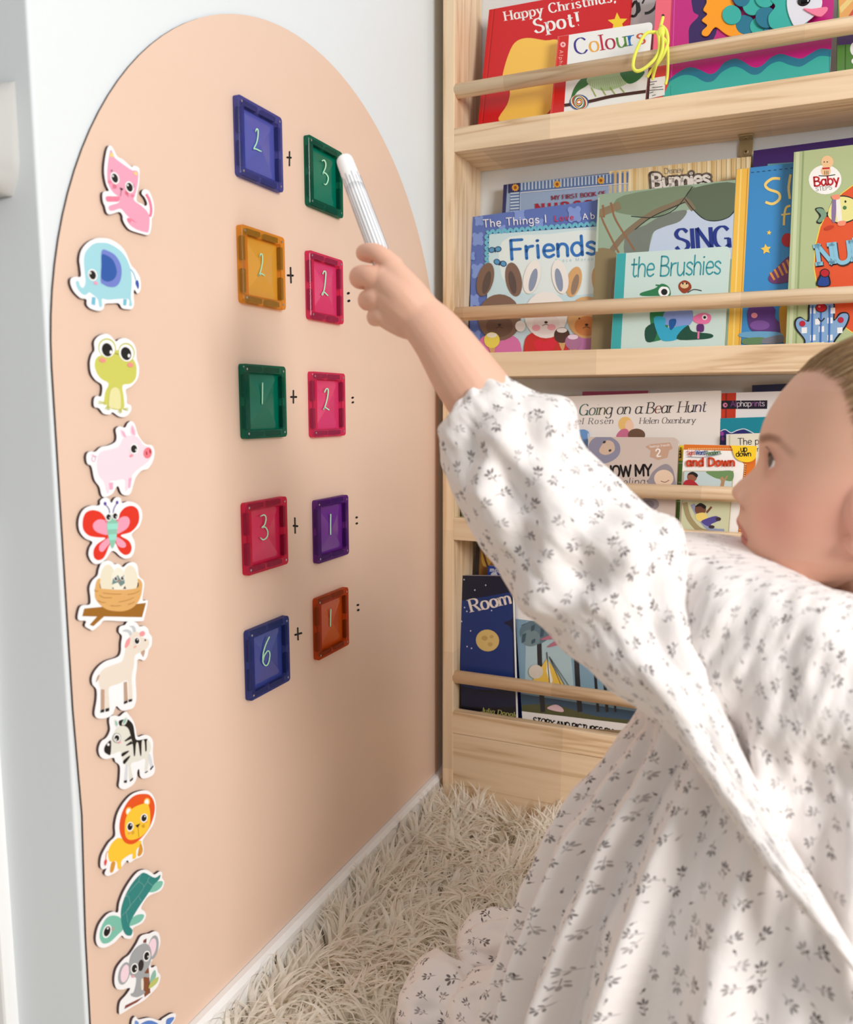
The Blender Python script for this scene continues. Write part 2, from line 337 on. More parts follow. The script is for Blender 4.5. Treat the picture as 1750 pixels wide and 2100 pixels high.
# ------------------------------------------------------------------ magnetic tiles with handwritten numbers
def tinted(name, rgb, alpha, rough=0.12):
    """coloured see-through plastic: a tinted clear part and a glossy coloured part"""
    m = bpy.data.materials.new(name); m.use_nodes = True; nt = m.node_tree; b = nt.nodes['Principled BSDF']
    b.inputs['Base Color'].default_value = (*lin(rgb), 1); b.inputs['Roughness'].default_value = rough; b.inputs['IOR'].default_value = 1.5
    tr = nt.nodes.new('ShaderNodeBsdfTransparent'); tr.inputs[0].default_value = (*lin([min(255, 90 + c * .75) for c in rgb]), 1)
    mx = nt.nodes.new('ShaderNodeMixShader'); mx.inputs[0].default_value = alpha
    nt.links.new(tr.outputs[0], mx.inputs[1]); nt.links.new(b.outputs[0], mx.inputs[2]); nt.links.new(mx.outputs[0], nt.nodes['Material Output'].inputs['Surface'])
    return m
M_RIVET = mat((190, 190, 195), 0.25, 'rivet_metal', Metallic=0.9)
M_CHALK = mat((176, 232, 196), 0.6, 'pale_green_marker')
TW, TT = 0.0745, 0.0068
def tile(yc, zc, rgb, frame_rgb, mag_rgb, F, digit, label):
    root = empty('magnetic_tile', (0.0022, yc, zc)); tag(root, label, 'magnetic tile', 'magnetic tiles on the peach board')
    mf = tinted('tile_frame_plastic', frame_rgb, 0.34); mm = mat(mag_rgb, 0.3, 'dark_magnet')
    mpanel = mat(rgb, 0.16, 'tile_panel'); rows = []
    x0 = 0.0023; hw = TW / 2; iw = hw - 0.0085
    # frame: square ring with rounded corners
    def rr(h, r, n=5): return [(cx * (h - r) + r * math.cos(a), cy * (h - r) + r * math.sin(a)) for cx, cy, a0 in ((1, 1, 0), (-1, 1, 90), (-1, -1, 180), (1, -1, 270)) for a in [math.radians(a0 + 90 * i / n) for i in range(n + 1)]]
    o = rr(hw, 0.0035); i_ = rr(iw, 0.001); o2 = rr(hw - 0.0008, 0.0031)
    X = lambda p, x: (x, yc + p[0], zc + p[1])
    m = MB(); m.grid([[X(p, x0) for p in o], [X(p, x0 + TT - 0.0008) for p in o], [X(p, x0 + TT) for p in o2], [X(p, x0 + TT) for p in i_], [X(p, x0 + TT - 0.0022) for p in i_], [X(p, x0) for p in i_]], mf, True)
    m.build('frame', root)
    # faceted panel: four planes meeting in the middle
    m = MB(); c = (x0 + TT - 0.0021, yc, zc); q = [X(p, x0 + TT - 0.0052) for p in ((iw, iw), (-iw, iw), (-iw, -iw), (iw, -iw))]
    for k in range(4): m.poly([q[k], q[(k + 1) % 4], c], mpanel)
    m.poly([X(p, x0 + 0.0008) for p in ((iw, -iw), (-iw, -iw), (-iw, iw), (iw, iw))], mpanel)
    m.build('panel', root)
    for s in (-1, 1):
        for t in (-1, 1):
            a = hw - 0.0045
            for swap in (0, 1):
                m = MB(); w2, l2 = 0.0026, 0.0115; cu, cv = (s * a, t * 0.0155) if swap else (t * 0.0155, s * a); du, dv = (w2, l2) if swap else (l2, w2)
                m.box((x0 + 0.0012, yc + cu - du, zc + cv - dv), (x0 + TT - 0.0014, yc + cu + du, zc + cv + dv), mm); m.build('magnet', root, bevel=0.0008)
            m = MB(); m.tube([(x0 + TT - 0.0005, yc + s * (hw - 0.0052), zc + t * (hw - 0.0052)), (x0 + TT + 0.0003, yc + s * (hw - 0.0052), zc + t * (hw - 0.0052))], 0.0012, M_RIVET, 10); m.build('rivet', root)
    m = MB(); xd = x0 + TT - 0.0018
    wall_stroke(m, F, digit, 9.5 if F is Z6 else 6.5, M_CHALK, xd, smooth=True)
    d = m.build('handwritten_number', root); d['label'] = 'pale green handwritten number'
    return root
BLUE, GREEN, PINK, YEL, PUR, ORA = (82, 88, 168), (0, 112, 88), (212, 58, 108), (218, 156, 52), (104, 42, 140), (190, 78, 18)
dk = lambda c, k: tuple(int(v * k) for v in c)
for y, z, c, mg, F, dg, lb in (
    (.7245, .9445, BLUE, (24, 24, 70), Z6, [(328, 425), (338, 405), (348, 420), (346, 470), (335, 520), (315, 562), (330, 565), (372, 585)], 'blue magnetic tile with number 2 in the top row of the board'),
    (.8500, .9435, GREEN, (6, 44, 38), Z6, [(860, 660), (875, 655), (888, 680), (885, 715), (870, 750), (865, 765), (880, 755), (905, 785), (905, 820), (890, 848), (875, 845)], 'green magnetic tile with number 3 beside the marker tip'),
    (.7240, .8246, YEL, (66, 44, 24), Z6, [(362, 1420), (370, 1402), (382, 1412), (382, 1470), (370, 1530), (355, 1575), (370, 1560), (385, 1565), (398, 1575)], 'amber yellow magnetic tile below the blue number 2 tile'),
    (.8475, .8206, PINK, (84, 16, 44), Z6, [(865, 1560), (875, 1540), (888, 1550), (886, 1600), (878, 1670), (865, 1725), (858, 1725), (870, 1705), (885, 1715), (903, 1733)], 'pink magnetic tile with number 2 right of the yellow tile'),
    (.7208, .6908, GREEN, (4, 48, 40), Z7, [(266, 230), (265, 290), (264, 345)], 'green magnetic tile with number 1 left of a pink tile'),
    (.8488, .6880, PINK, (84, 16, 44), Z7, [(608, 280), (618, 262), (628, 268), (624, 310), (612, 355), (602, 378), (610, 365), (632, 378)], 'pink magnetic tile with number 2 right of the green number 1 tile'),
    (.7175, .5520, (204, 38, 84), (80, 10, 34), Z7, [(256, 965), (275, 958), (285, 975), (278, 1010), (262, 1028), (280, 1025), (294, 1050), (290, 1080), (270, 1095), (255, 1085)], 'crimson pink magnetic tile with number 3'),
    (.8528, .5406, PUR, (34, 12, 58), Z7, [(642, 955), (641, 1010), (641, 1065)], 'purple magnetic tile with number 1'),
    (.7160, .4200, (58, 72, 150), (16, 16, 52), Z7, [(303, 1632), (285, 1670), (270, 1720), (268, 1770), (285, 1790), (300, 1770), (306, 1725), (295, 1708), (275, 1735), (270, 1760)], 'dark blue magnetic tile with number 6, lowest on the left'),
    (.8498, .4250, ORA, (72, 28, 10), Z7, [(643, 1480), (641, 1525), (640, 1572)], 'burnt orange magnetic tile with number 1, lowest on the right')):
    tile(y, z, c, c, mg, F, dg, lb)
# ------------------------------------------------------------------ printed foam magnets in a column on the board
M_WHITE = mat((246, 247, 250), 0.4, 'white_print'); M_MAG = mat((74, 56, 58), 0.8, 'magnet_edge')
def magnet(label, F, outline, art, t=0.0028):
    x = 0.0024 + t
    P = [at_wall(*zp(F, *p), x) for p in catmull(outline, True, 4)]
    c = sum((Vector(p) for p in P), Vector()) / len(P); c.x = 0.0023
    m = MB(); m.prism(P, (-t, 0, 0), M_WHITE, M_MAG); k = 0
    def face(pts, col):
        nonlocal k
        k += 1; m.poly([at_wall(*zp(F, *p), x + 0.00004 * k) for p in pts], mat(col, 0.4))
    for a in art:
        kind, col = a[0], a[1]
        if kind == 'p': face(catmull(a[2], True, 4), col)
        elif kind == 's': face(a[2], col)
        elif kind == 'e': face(ell(*a[2]), col)
        elif kind == 'l':
            k += 1; pts = catmull(a[2], False, 4) if len(a[2]) > 2 else a[2]
            for q in ribbon(pts, a[3]): m.poly([at_wall(*zp(F, *p), x + 0.00004 * k) for p in q], mat(col, 0.4))
        elif kind == 'eye':     # white rim, black pupil, small glint: cx cy rx ry rot glint-dx glint-dy
            cx, cy, rx, ry, rot, gx, gy = a[2]
            face(ell(cx, cy, rx * 1.36, ry * 1.3, rot), (250, 250, 250)); face(ell(cx, cy, rx, ry, rot), (8, 8, 10)); face(ell(cx + gx, cy + gy, rx * .24, ry * .24, rot, 10), (250, 250, 250))
    o = m.build('animal_magnet', origin=c); tag(o, label, 'magnet', 'animal magnets down the edge of the peach board')
    return o
BK = (10, 10, 12)
FA = (100, 270, 5.25); FB = (100, 660, 5.527); FC = (100, 1000, 5.25); FD = (130, 1260, 5.527); FE = (130, 1600, 4.2)
pk, pk2 = (238, 162, 188), (232, 128, 156)
magnet('pink cat magnet at the top of the animal column', FA,
 [(655, 148), (690, 175), (738, 265), (800, 300), (885, 375), (915, 368), (950, 375), (975, 400), (978, 450), (972, 560), (945, 735), (1000, 775), (1045, 800), (1060, 770), (1035, 710), (1003, 670), (1008, 635), (1040, 620), (1080, 640), (1110, 700), (1135, 800), (1128, 900), (1110, 940), (1108, 1000), (1095, 1080), (1065, 1112), (1000, 1100), (880, 1060), (830, 1010), (800, 950), (795, 905), (760, 865), (660, 890), (625, 870), (605, 800), (590, 770), (580, 720), (582, 660), (610, 642), (648, 635), (620, 570), (600, 470), (598, 380), (608, 290), (628, 190)],
 [('p', pk, [(665, 195), (700, 250), (722, 292), (890, 412), (925, 415), (962, 440), (960, 540), (940, 650), (918, 735), (1000, 800), (1060, 860), (1085, 920), (1085, 1000), (1075, 1070), (1050, 1085), (940, 1050), (870, 1000), (868, 975), (905, 965), (840, 900), (775, 830), (700, 850), (655, 848), (650, 800), (750, 765), (760, 710), (690, 650), (640, 560), (628, 450), (640, 320)]),
  ('p', pk2, [(618, 698), (690, 696), (755, 698), (765, 715), (755, 750), (690, 755), (625, 750)]), ('l', pk2, [(1050, 672), (1085, 740), (1102, 820), (1100, 880), (1088, 915)], 28),
  ('p', pk2, [(845, 930), (890, 938), (945, 980), (900, 965), (870, 985), (848, 965)]), ('s', (246, 216, 128), [(668, 222), (690, 238), (707, 272), (655, 268)]), ('s', (246, 216, 128), [(926, 428), (953, 440), (950, 478), (915, 450)]),
  ('e', pk2, (655, 540, 24, 16, 30)), ('e', pk2, (905, 690, 22, 14, 10)), ('eye', 0, (712, 500, 33, 52, -20, -20, -22)), ('eye', 0, (870, 598, 33, 50, -18, -18, -22)),
  ('s', BK, [(765, 600), (806, 615), (785, 637)]), ('l', BK, [(782, 635), (780, 660), (774, 696)], 4)] +
 [('l', (222, 84, 110), [a, b], 5) for a, b in (((688, 566), (735, 586)), ((690, 583), (733, 597)), ((690, 602), (730, 608)), ((825, 640), (865, 662)), ((823, 650), (860, 676)), ((828, 662), (865, 696)))] +
 [('l', BK, [a, b], 4) for a, b in (((668, 415), (685, 432)), ((680, 405), (685, 432)), ((905, 580), (920, 568)), ((910, 595), (928, 590)))])
el, el2 = (160, 214, 226), (116, 190, 214)
magnet('pale blue elephant magnet with dark blue ear', FA,
 [(570, 1145), (660, 1158), (760, 1215), (830, 1300), (885, 1430), (940, 1495), (985, 1580), (992, 1680), (975, 1730), (950, 1738), (920, 1700), (915, 1780), (920, 1850), (900, 1905), (850, 1912), (790, 1900), (755, 1850), (680, 1848), (605, 1855), (590, 1905), (540, 1930), (450, 1905), (410, 1860), (405, 1805), (340, 1790), (270, 1720), (235, 1640), (240, 1580), (290, 1562), (345, 1560), (340, 1460), (330, 1380), (350, 1280), (410, 1200), (490, 1155)],
 [('p', el, [(570, 1195), (660, 1210), (770, 1280), (840, 1370), (880, 1480), (895, 1600), (890, 1700), (885, 1790), (898, 1870), (865, 1872), (850, 1800), (640, 1810), (575, 1800), (575, 1875), (545, 1885), (525, 1800), (460, 1745), (435, 1730), (405, 1755), (360, 1750), (310, 1690), (290, 1620), (320, 1608), (340, 1660), (370, 1680), (395, 1620), (385, 1500), (378, 1380), (400, 1290), (480, 1210)]),
  ('s', el2, [(465, 1778), (505, 1785), (500, 1870), (458, 1860)]), ('s', el2, [(805, 1800), (842, 1805), (835, 1872), (800, 1868)]),
  ('p', (112, 128, 206), [(572, 1280), (640, 1285), (720, 1335), (775, 1430), (785, 1530), (765, 1620), (720, 1668), (650, 1672), (590, 1645), (560, 1610), (566, 1450)]), ('p', (40, 88, 168), [(572, 1325), (630, 1335), (690, 1380), (725, 1460), (732, 1530), (700, 1590), (640, 1615), (590, 1600), (565, 1560), (568, 1440)]),
  ('l', (130, 190, 220), [(880, 1480), (915, 1525), (940, 1600)], 10), ('p', (44, 84, 178), [(940, 1605), (958, 1600), (972, 1640), (966, 1695), (945, 1660), (935, 1630)]), ('e', (236, 160, 190), (507, 1630, 25, 17, 25)), ('eye', 0, (472, 1543, 36, 50, -15, -22, -20))])
fg, fg2 = (204, 206, 96), (190, 196, 92)
magnet('green frog magnet with big black eyes', FB,
 [(640, 135), (700, 155), (760, 220), (800, 195), (870, 185), (950, 230), (990, 310), (998, 420), (1025, 520), (1010, 640), (940, 730), (875, 770), (885, 850), (890, 925), (930, 945), (935, 1000), (900, 1055), (850, 1080), (790, 1070), (725, 1025), (690, 1050), (620, 1040), (570, 980), (515, 960), (515, 870), (545, 840), (595, 840), (605, 720), (530, 660), (480, 580), (468, 460), (490, 370), (520, 320), (515, 230), (560, 165)],
 [('p', fg, [(625, 370), (740, 330), (800, 325), (930, 400), (980, 460), (996, 540), (985, 640), (930, 700), (838, 722), (850, 850), (855, 970), (800, 1000), (690, 980), (650, 940), (625, 935), (640, 800), (678, 700), (600, 650), (545, 580), (520, 490), (545, 405)]),
  ('e', fg2, (662, 295, 100, 110, -15)), ('e', fg2, (882, 345, 92, 108, -15)), ('e', (250, 250, 250), (662, 303, 88, 100, -15)), ('e', (250, 250, 250), (880, 352, 82, 98, -15)), ('e', BK, (663, 317, 60, 78, -15)), ('e', BK, (877, 360, 58, 76, -15)), ('e', (250, 250, 250), (705, 343, 14, 20)), ('e', (250, 250, 250), (910, 383, 14, 20)),
  ('p', (230, 226, 166), [(750, 742), (795, 765), (815, 840), (812, 985), (740, 980), (685, 965), (685, 850), (705, 770)]), ('e', (238, 150, 140), (612, 435, 38, 26, 10)), ('e', (238, 150, 140), (927, 488, 35, 26, 15)), ('e', (70, 90, 40), (762, 360, 5, 8)), ('e', (70, 90, 40), (784, 366, 5, 8))] +
 [('l', fg2, [a, b], 9) for a, b in (((640, 915), (565, 900)), ((640, 925), (562, 922)), ((665, 955), (640, 990)), ((668, 960), (665, 1000)), ((672, 960), (690, 1000)), ((812, 985), (790, 1025)), ((815, 985), (812, 1038)), ((818, 985), (830, 1025)), ((850, 985), (905, 978)), ((850, 990), (903, 1002)))])
pg, pg2 = (238, 220, 232), (238, 172, 200)
magnet('pale pink pig magnet with red snout', FB,
 [(935, 1125), (975, 1160), (1010, 1270), (1060, 1350), (1110, 1390), (1170, 1400), (1200, 1470), (1185, 1570), (1130, 1660), (1050, 1690), (990, 1760), (965, 1830), (930, 1940), (880, 1968), (825, 1945), (790, 1865), (760, 1885), (720, 1950), (640, 1988), (600, 1965), (575, 1870), (520, 1790), (485, 1640), (440, 1610), (425, 1540), (440, 1485), (480, 1468), (530, 1472), (590, 1420), (680, 1400), (755, 1360), (770, 1300), (760, 1220), (800, 1185), (865, 1198), (895, 1150)],
 [('p', pg, [(860, 1300), (900, 1290), (985, 1295), (1030, 1330), (1080, 1400), (1150, 1425), (1165, 1500), (1130, 1580), (1040, 1650), (975, 1700), (940, 1760), (895, 1900), (865, 1905), (858, 1790), (760, 1800), (690, 1815), (685, 1930), (655, 1935), (625, 1820), (565, 1740), (545, 1620), (560, 1520), (600, 1470), (700, 1445), (790, 1415), (830, 1340)]),
  ('p', pg, [(808, 1222), (850, 1235), (880, 1290), (870, 1320), (830, 1295)]), ('p', pg2, [(825, 1238), (855, 1255), (878, 1312), (845, 1290)]), ('p', pg, [(945, 1165), (985, 1230), (985, 1290), (935, 1280), (922, 1220)]), ('p', pg2, [(945, 1180), (970, 1230), (972, 1285), (938, 1250)]),
  ('s', pg2, [(685, 1825), (730, 1820), (728, 1900), (692, 1902)]), ('s', pg2, [(908, 1775), (942, 1765), (925, 1880), (905, 1885)]), ('e', (240, 122, 136), (1123, 1485, 48, 62, 10)), ('e', (170, 40, 50), (1110, 1490, 8, 24, -8)), ('e', (170, 40, 50), (1150, 1468, 9, 25, -8)), ('e', (244, 150, 164), (936, 1518, 22, 15, -25)),
  ('l', (226, 160, 190), [(482, 1510), (510, 1515), (530, 1545), (515, 1585), (490, 1570), (495, 1530), (530, 1525), (550, 1530)], 7), ('eye', 0, (967, 1440, 35, 45, 0, 22, 12))])
rd, lp = (224, 44, 20), (246, 160, 186)
magnet('red and pink butterfly magnet', FC,
 [(625, 108), (655, 130), (675, 165), (705, 120), (735, 102), (775, 115), (790, 165), (850, 148), (930, 165), (990, 220), (1008, 310), (975, 420), (895, 500), (925, 580), (925, 670), (890, 745), (825, 765), (770, 740), (715, 690), (670, 690), (610, 775), (540, 820), (475, 810), (430, 730), (440, 650), (470, 585), (390, 545), (330, 460), (325, 340), (370, 240), (450, 195), (545, 190), (555, 140), (590, 112)],
 [('p', rd, [(632, 370), (600, 310), (550, 260), (470, 242), (400, 270), (366, 350), (372, 450), (430, 515), (520, 535), (610, 545), (520, 610), (482, 680), (490, 755), (540, 782), (600, 745), (655, 620), (690, 600), (720, 600), (760, 680), (820, 725), (875, 705), (893, 640), (860, 570), (775, 515), (880, 480), (950, 410), (975, 330), (960, 240), (905, 198), (830, 210), (770, 270), (735, 370)]),
  ('p', lp, [(632, 380), (580, 345), (520, 350), (476, 400), (495, 460), (560, 495), (640, 502)]), ('p', lp, [(745, 360), (800, 312), (855, 320), (873, 370), (850, 430), (790, 475), (735, 490)]), ('p', lp, [(652, 540), (600, 570), (550, 620), (545, 675), (580, 690), (625, 640), (660, 590)]), ('p', lp, [(725, 535), (780, 555), (828, 600), (825, 640), (780, 645), (735, 610)]),
  ('p', (138, 200, 176), [(640, 340), (680, 290), (730, 330), (745, 380), (738, 460), (725, 560), (705, 625), (685, 655), (665, 625), (645, 540), (628, 450), (628, 380)]), ('s', (150, 224, 206), [(629, 390), (744, 385), (740, 445), (632, 452)]), ('s', (150, 224, 206), [(642, 505), (734, 500), (724, 562), (652, 566)]),
  ('l', (78, 62, 150), [(655, 275), (650, 230), (612, 182)], 9), ('l', (78, 62, 150), [(695, 272), (705, 220), (735, 170)], 9), ('e', (84, 62, 168), (608, 172, 15, 19)), ('e', (84, 62, 168), (738, 160, 14, 18)), ('e', pk2, (622, 365, 14, 12)), ('e', pk2, (742, 352, 14, 12)), ('eye', 0, (645, 317, 25, 31, 0, 12, 8)), ('eye', 0, (716, 306, 24, 31, 0, 12, 8))])
nb, br = (222, 172, 104), (156, 102, 22)
magnet('bird nest magnet with three eggs on a branch', FC,
 [(630, 785), (680, 800), (705, 825), (750, 820), (800, 855), (850, 815), (910, 802), (955, 840), (972, 950), (1020, 1000), (1028, 1060), (1010, 1205), (1055, 1212), (1066, 1240), (1030, 1400), (1000, 1438), (800, 1440), (600, 1432), (560, 1470), (480, 1535), (440, 1525), (390, 1490), (400, 1435), (330, 1430), (312, 1390), (345, 1275), (440, 1258), (450, 1190), (440, 1080), (470, 1000), (525, 945), (540, 880), (570, 810)],
 [('s', br, [(382, 1302), (560, 1285), (920, 1255), (1047, 1242), (1005, 1395), (596, 1388), (480, 1492), (440, 1478), (520, 1388), (360, 1385)]), ('p', (88, 50, 30), [(540, 1030), (640, 1000), (900, 1000), (972, 1030), (960, 1085), (560, 1085)]),
  ('e', (232, 226, 202), (630, 985, 78, 158, 4)), ('e', (234, 228, 206), (883, 985, 76, 148, -4)), ('e', (240, 236, 220), (752, 990, 78, 128, 0)), ('s', (110, 140, 138), [(690, 985), (745, 940), (770, 985), (810, 935), (820, 1030), (775, 1065), (745, 1020), (680, 1045)]),
  ('p', nb, [(500, 1080), (520, 1000), (555, 980), (552, 1075), (620, 1092), (750, 1100), (880, 1095), (950, 1078), (970, 1050), (960, 980), (1000, 1010), (1008, 1070), (985, 1190), (920, 1280), (830, 1325), (730, 1332), (620, 1310), (545, 1250), (500, 1180)]), ('eye', 0, (724, 980, 15, 20, 0, 6, -6)), ('eye', 0, (793, 975, 15, 20, 0, 6, -6)), ('e', (230, 120, 100), (757, 1006, 9, 7))] +
 [('l', (166, 120, 56), p, 5) for p in ([(585, 1133), (690, 1146), (785, 1146)], [(545, 1160), (600, 1185), (682, 1184)], [(850, 1150), (920, 1140), (980, 1108)], [(755, 1232), (840, 1215), (920, 1182)], [(530, 1212), (570, 1235), (618, 1237)], [(665, 1270), (720, 1275), (778, 1270)], [(855, 1258), (900, 1245), (925, 1228)], [(492, 1100), (510, 1115), (535, 1115)])])
gt, gt2 = (232, 222, 208), (190, 158, 136)
magnet('cream goat magnet with grey horns', FD,
 [(780, 78), (830, 95), (860, 135), (920, 132), (960, 165), (975, 215), (1005, 260), (1000, 350), (970, 400), (950, 480), (915, 522), (870, 510), (840, 520), (835, 600), (820, 720), (825, 850), (828, 960), (800, 1050), (740, 1080), (660, 1088), (605, 1040), (580, 1080), (560, 1130), (500, 1170), (420, 1182), (370, 1165), (355, 1110), (378, 960), (375, 850), (330, 790), (330, 700), (390, 600), (480, 530), (610, 485), (650, 430), (655, 330), (665, 245), (630, 200), (640, 140), (700, 118), (725, 85)],
 [('p', gt, [(760, 235), (800, 198), (850, 200), (880, 255), (940, 275), (970, 290), (968, 350), (930, 400), (850, 440), (808, 475), (800, 580), (775, 710), (782, 860), (780, 965), (742, 970), (735, 850), (722, 750), (620, 790), (520, 830), (518, 960), (522, 1070), (478, 1078), (470, 950), (468, 850), (425, 845), (400, 770), (408, 680), (470, 610), (600, 560), (665, 530), (690, 460), (715, 340)]),
  ('p', (238, 156, 160), [(755, 262), (755, 320), (725, 370), (695, 375), (712, 300)]), ('p', (238, 156, 160), [(862, 210), (905, 188), (928, 215), (910, 245), (875, 248)]), ('p', (196, 204, 208), [(670, 190), (710, 168), (760, 185), (778, 215), (755, 245), (730, 205)]), ('p', (196, 204, 208), [(750, 135), (790, 128), (818, 155), (820, 195), (795, 198), (780, 155)]),
  ('p', gt2, [(880, 428), (925, 405), (910, 478), (895, 465)]), ('s', gt2, [(425, 848), (468, 850), (468, 1078), (425, 1080)]), ('s', gt2, [(685, 770), (722, 762), (732, 970), (690, 985)]), ('p', gt2, [(410, 680), (400, 730), (370, 770), (385, 710)]),
  ('s', BK, [(422, 1085), (466, 1073), (464, 1108), (422, 1116)]), ('s', BK, [(478, 1070), (522, 1058), (520, 1095), (478, 1105)]), ('s', BK, [(688, 988), (730, 972), (728, 1002), (688, 1018)]), ('s', BK, [(740, 966), (783, 957), (780, 985), (740, 996)]), ('e', BK, (930, 292, 8, 11)), ('e', (238, 170, 160), (815, 368, 18, 10, -35)), ('eye', 0, (835, 300, 26, 34, 0, 6, -16))])
zb_, zs = (226, 226, 216), (214, 218, 224)
magnet('black and white zebra magnet', FD,
 [(715, 1105), (745, 1140), (790, 1200), (820, 1290), (840, 1385), (920, 1365), (985, 1385), (1018, 1450), (1015, 1560), (1025, 1680), (1040, 1750), (1020, 1815), (960, 1850), (900, 1860), (870, 1830), (860, 1755), (840, 1775), (830, 1860), (790, 1930), (720, 1975), (670, 1980), (630, 1950), (640, 1850), (640, 1720), (590, 1670), (570, 1625), (480, 1640), (420, 1610), (400, 1530), (430, 1440), (490, 1395), (530, 1310), (520, 1220), (530, 1160), (580, 1145), (635, 1155), (680, 1118)],
 [('p', zb_, [(600, 1290), (650, 1260), (710, 1260), (760, 1330), (780, 1430), (860, 1440), (950, 1420), (985, 1460), (990, 1540), (960, 1600), (965, 1680), (950, 1770), (920, 1765), (925, 1640), (850, 1665), (770, 1690), (775, 1780), (790, 1860), (745, 1870), (735, 1720), (690, 1700), (660, 1600), (640, 1555), (535, 1582), (535, 1440), (570, 1350)]),
  ('p', zs, [(705, 1715), (730, 1715), (722, 1880), (690, 1880)]), ('p', zs, [(958, 1600), (985, 1590), (1015, 1710), (985, 1725)]), ('p', BK, [(540, 1435), (505, 1450), (468, 1500), (465, 1555), (500, 1585), (535, 1585)]), ('p', BK, [(630, 1210), (680, 1190), (730, 1188), (790, 1250), (810, 1360), (835, 1425), (950, 1410), (945, 1440), (945, 1540), (930, 1545), (920, 1435), (890, 1440), (885, 1590), (870, 1590), (850, 1460), (825, 1465), (815, 1590), (800, 1598), (790, 1490), (770, 1400), (740, 1300), (690, 1262), (640, 1262)]),
  ('s', BK, [(695, 1430), (760, 1375), (775, 1410), (700, 1442)]), ('s', BK, [(712, 1480), (770, 1435), (790, 1465), (715, 1492)]), ('p', BK, [(665, 1575), (735, 1545), (738, 1560), (670, 1612)]), ('p', BK, [(680, 1660), (750, 1602), (752, 1622), (695, 1695)]), ('p', zb_, [(580, 1195), (610, 1205), (622, 1250), (600, 1278), (585, 1240)]), ('p', (140, 196, 180), [(588, 1205), (608, 1222), (612, 1265), (592, 1248)]), ('p', zb_, [(715, 1165), (728, 1195), (700, 1250), (662, 1250), (680, 1200)]), ('p', (140, 196, 180), [(712, 1178), (708, 1215), (680, 1245), (682, 1205)]),
  ('s', BK, [(688, 1885), (722, 1878), (720, 1908), (690, 1910)]), ('s', BK, [(755, 1880), (792, 1848), (790, 1870), (760, 1898)]), ('s', BK, [(925, 1790), (962, 1772), (955, 1788), (928, 1800)]), ('s', BK, [(985, 1750), (1022, 1708), (1020, 1730), (990, 1768)]), ('e', (240, 170, 176), (637, 1450, 18, 13, -20)), ('e', BK, (608, 1400, 45, 53)), ('e', (250, 250, 250), (608, 1400, 41, 48)), ('e', BK, (607, 1402, 28, 34)), ('e', (250, 250, 250), (597, 1417, 8, 10)), ('e', (250, 250, 250), (510, 1475, 13, 16))])
yl, yd = (250, 200, 52), (214, 148, 48)
magnet('yellow lion magnet with orange mane', FE,
 [(690, 88), (750, 105), (790, 170), (798, 260), (780, 370), (730, 450), (685, 520), (692, 590), (680, 650), (620, 680), (570, 712), (550, 690), (500, 750), (450, 795), (385, 825), (355, 805), (372, 760), (340, 768), (320, 740), (330, 650), (390, 540), (445, 480), (445, 390), (470, 280), (530, 180), (600, 115)],
 [('p', yl, [(485, 495), (560, 540), (665, 520), (665, 560), (630, 600), (625, 665), (595, 678), (590, 635), (505, 690), (498, 755), (470, 765), (455, 700), (400, 700), (385, 620), (420, 540)]), ('p', yd, [(670, 545), (685, 600), (668, 645), (640, 650), (655, 570)]), ('p', yd, [(415, 710), (448, 708), (430, 785), (402, 790)]),
  ('p', (230, 82, 20), [(690, 118), (745, 130), (782, 190), (785, 280), (745, 400), (680, 490), (600, 550), (530, 535), (490, 460), (485, 370), (510, 270), (560, 180), (620, 130)]), ('e', (250, 184, 70), (720, 188, 27, 36, 10)), ('e', (250, 250, 250), (718, 190, 18, 26, 10)), ('e', (250, 184, 70), (564, 268, 28, 38, 10)), ('e', (250, 250, 250), (562, 270, 19, 27, 10)),
  ('p', yl, [(600, 240), (680, 205), (730, 210), (748, 290), (740, 400), (680, 480), (590, 515), (540, 490), (528, 400), (545, 310)]), ('s', BK, [(620, 390), (664, 372), (640, 412)]), ('l', BK, [(645, 410), (650, 490)], 3), ('e', (236, 160, 90), (565, 458, 14, 10)), ('e', (236, 160, 90), (712, 358, 14, 10)), ('eye', 0, (575, 400, 22, 32, 10, 8, -14)), ('eye', 0, (695, 326, 22, 30, 12, 8, -14)), ('l', yd, [(385, 610), (370, 640), (368, 690)], 5), ('p', (224, 60, 60), [(368, 680), (376, 700), (362, 738), (354, 705)])] +
 [('l', (150, 90, 20), p, 3) for p in ([(585, 445), (612, 438)], [(588, 455), (612, 448)], [(590, 466), (610, 458)], [(675, 395), (702, 378)], [(678, 402), (704, 390)], [(682, 408), (704, 402)])])
tg, tg2 = (40, 132, 128), (122, 194, 174)
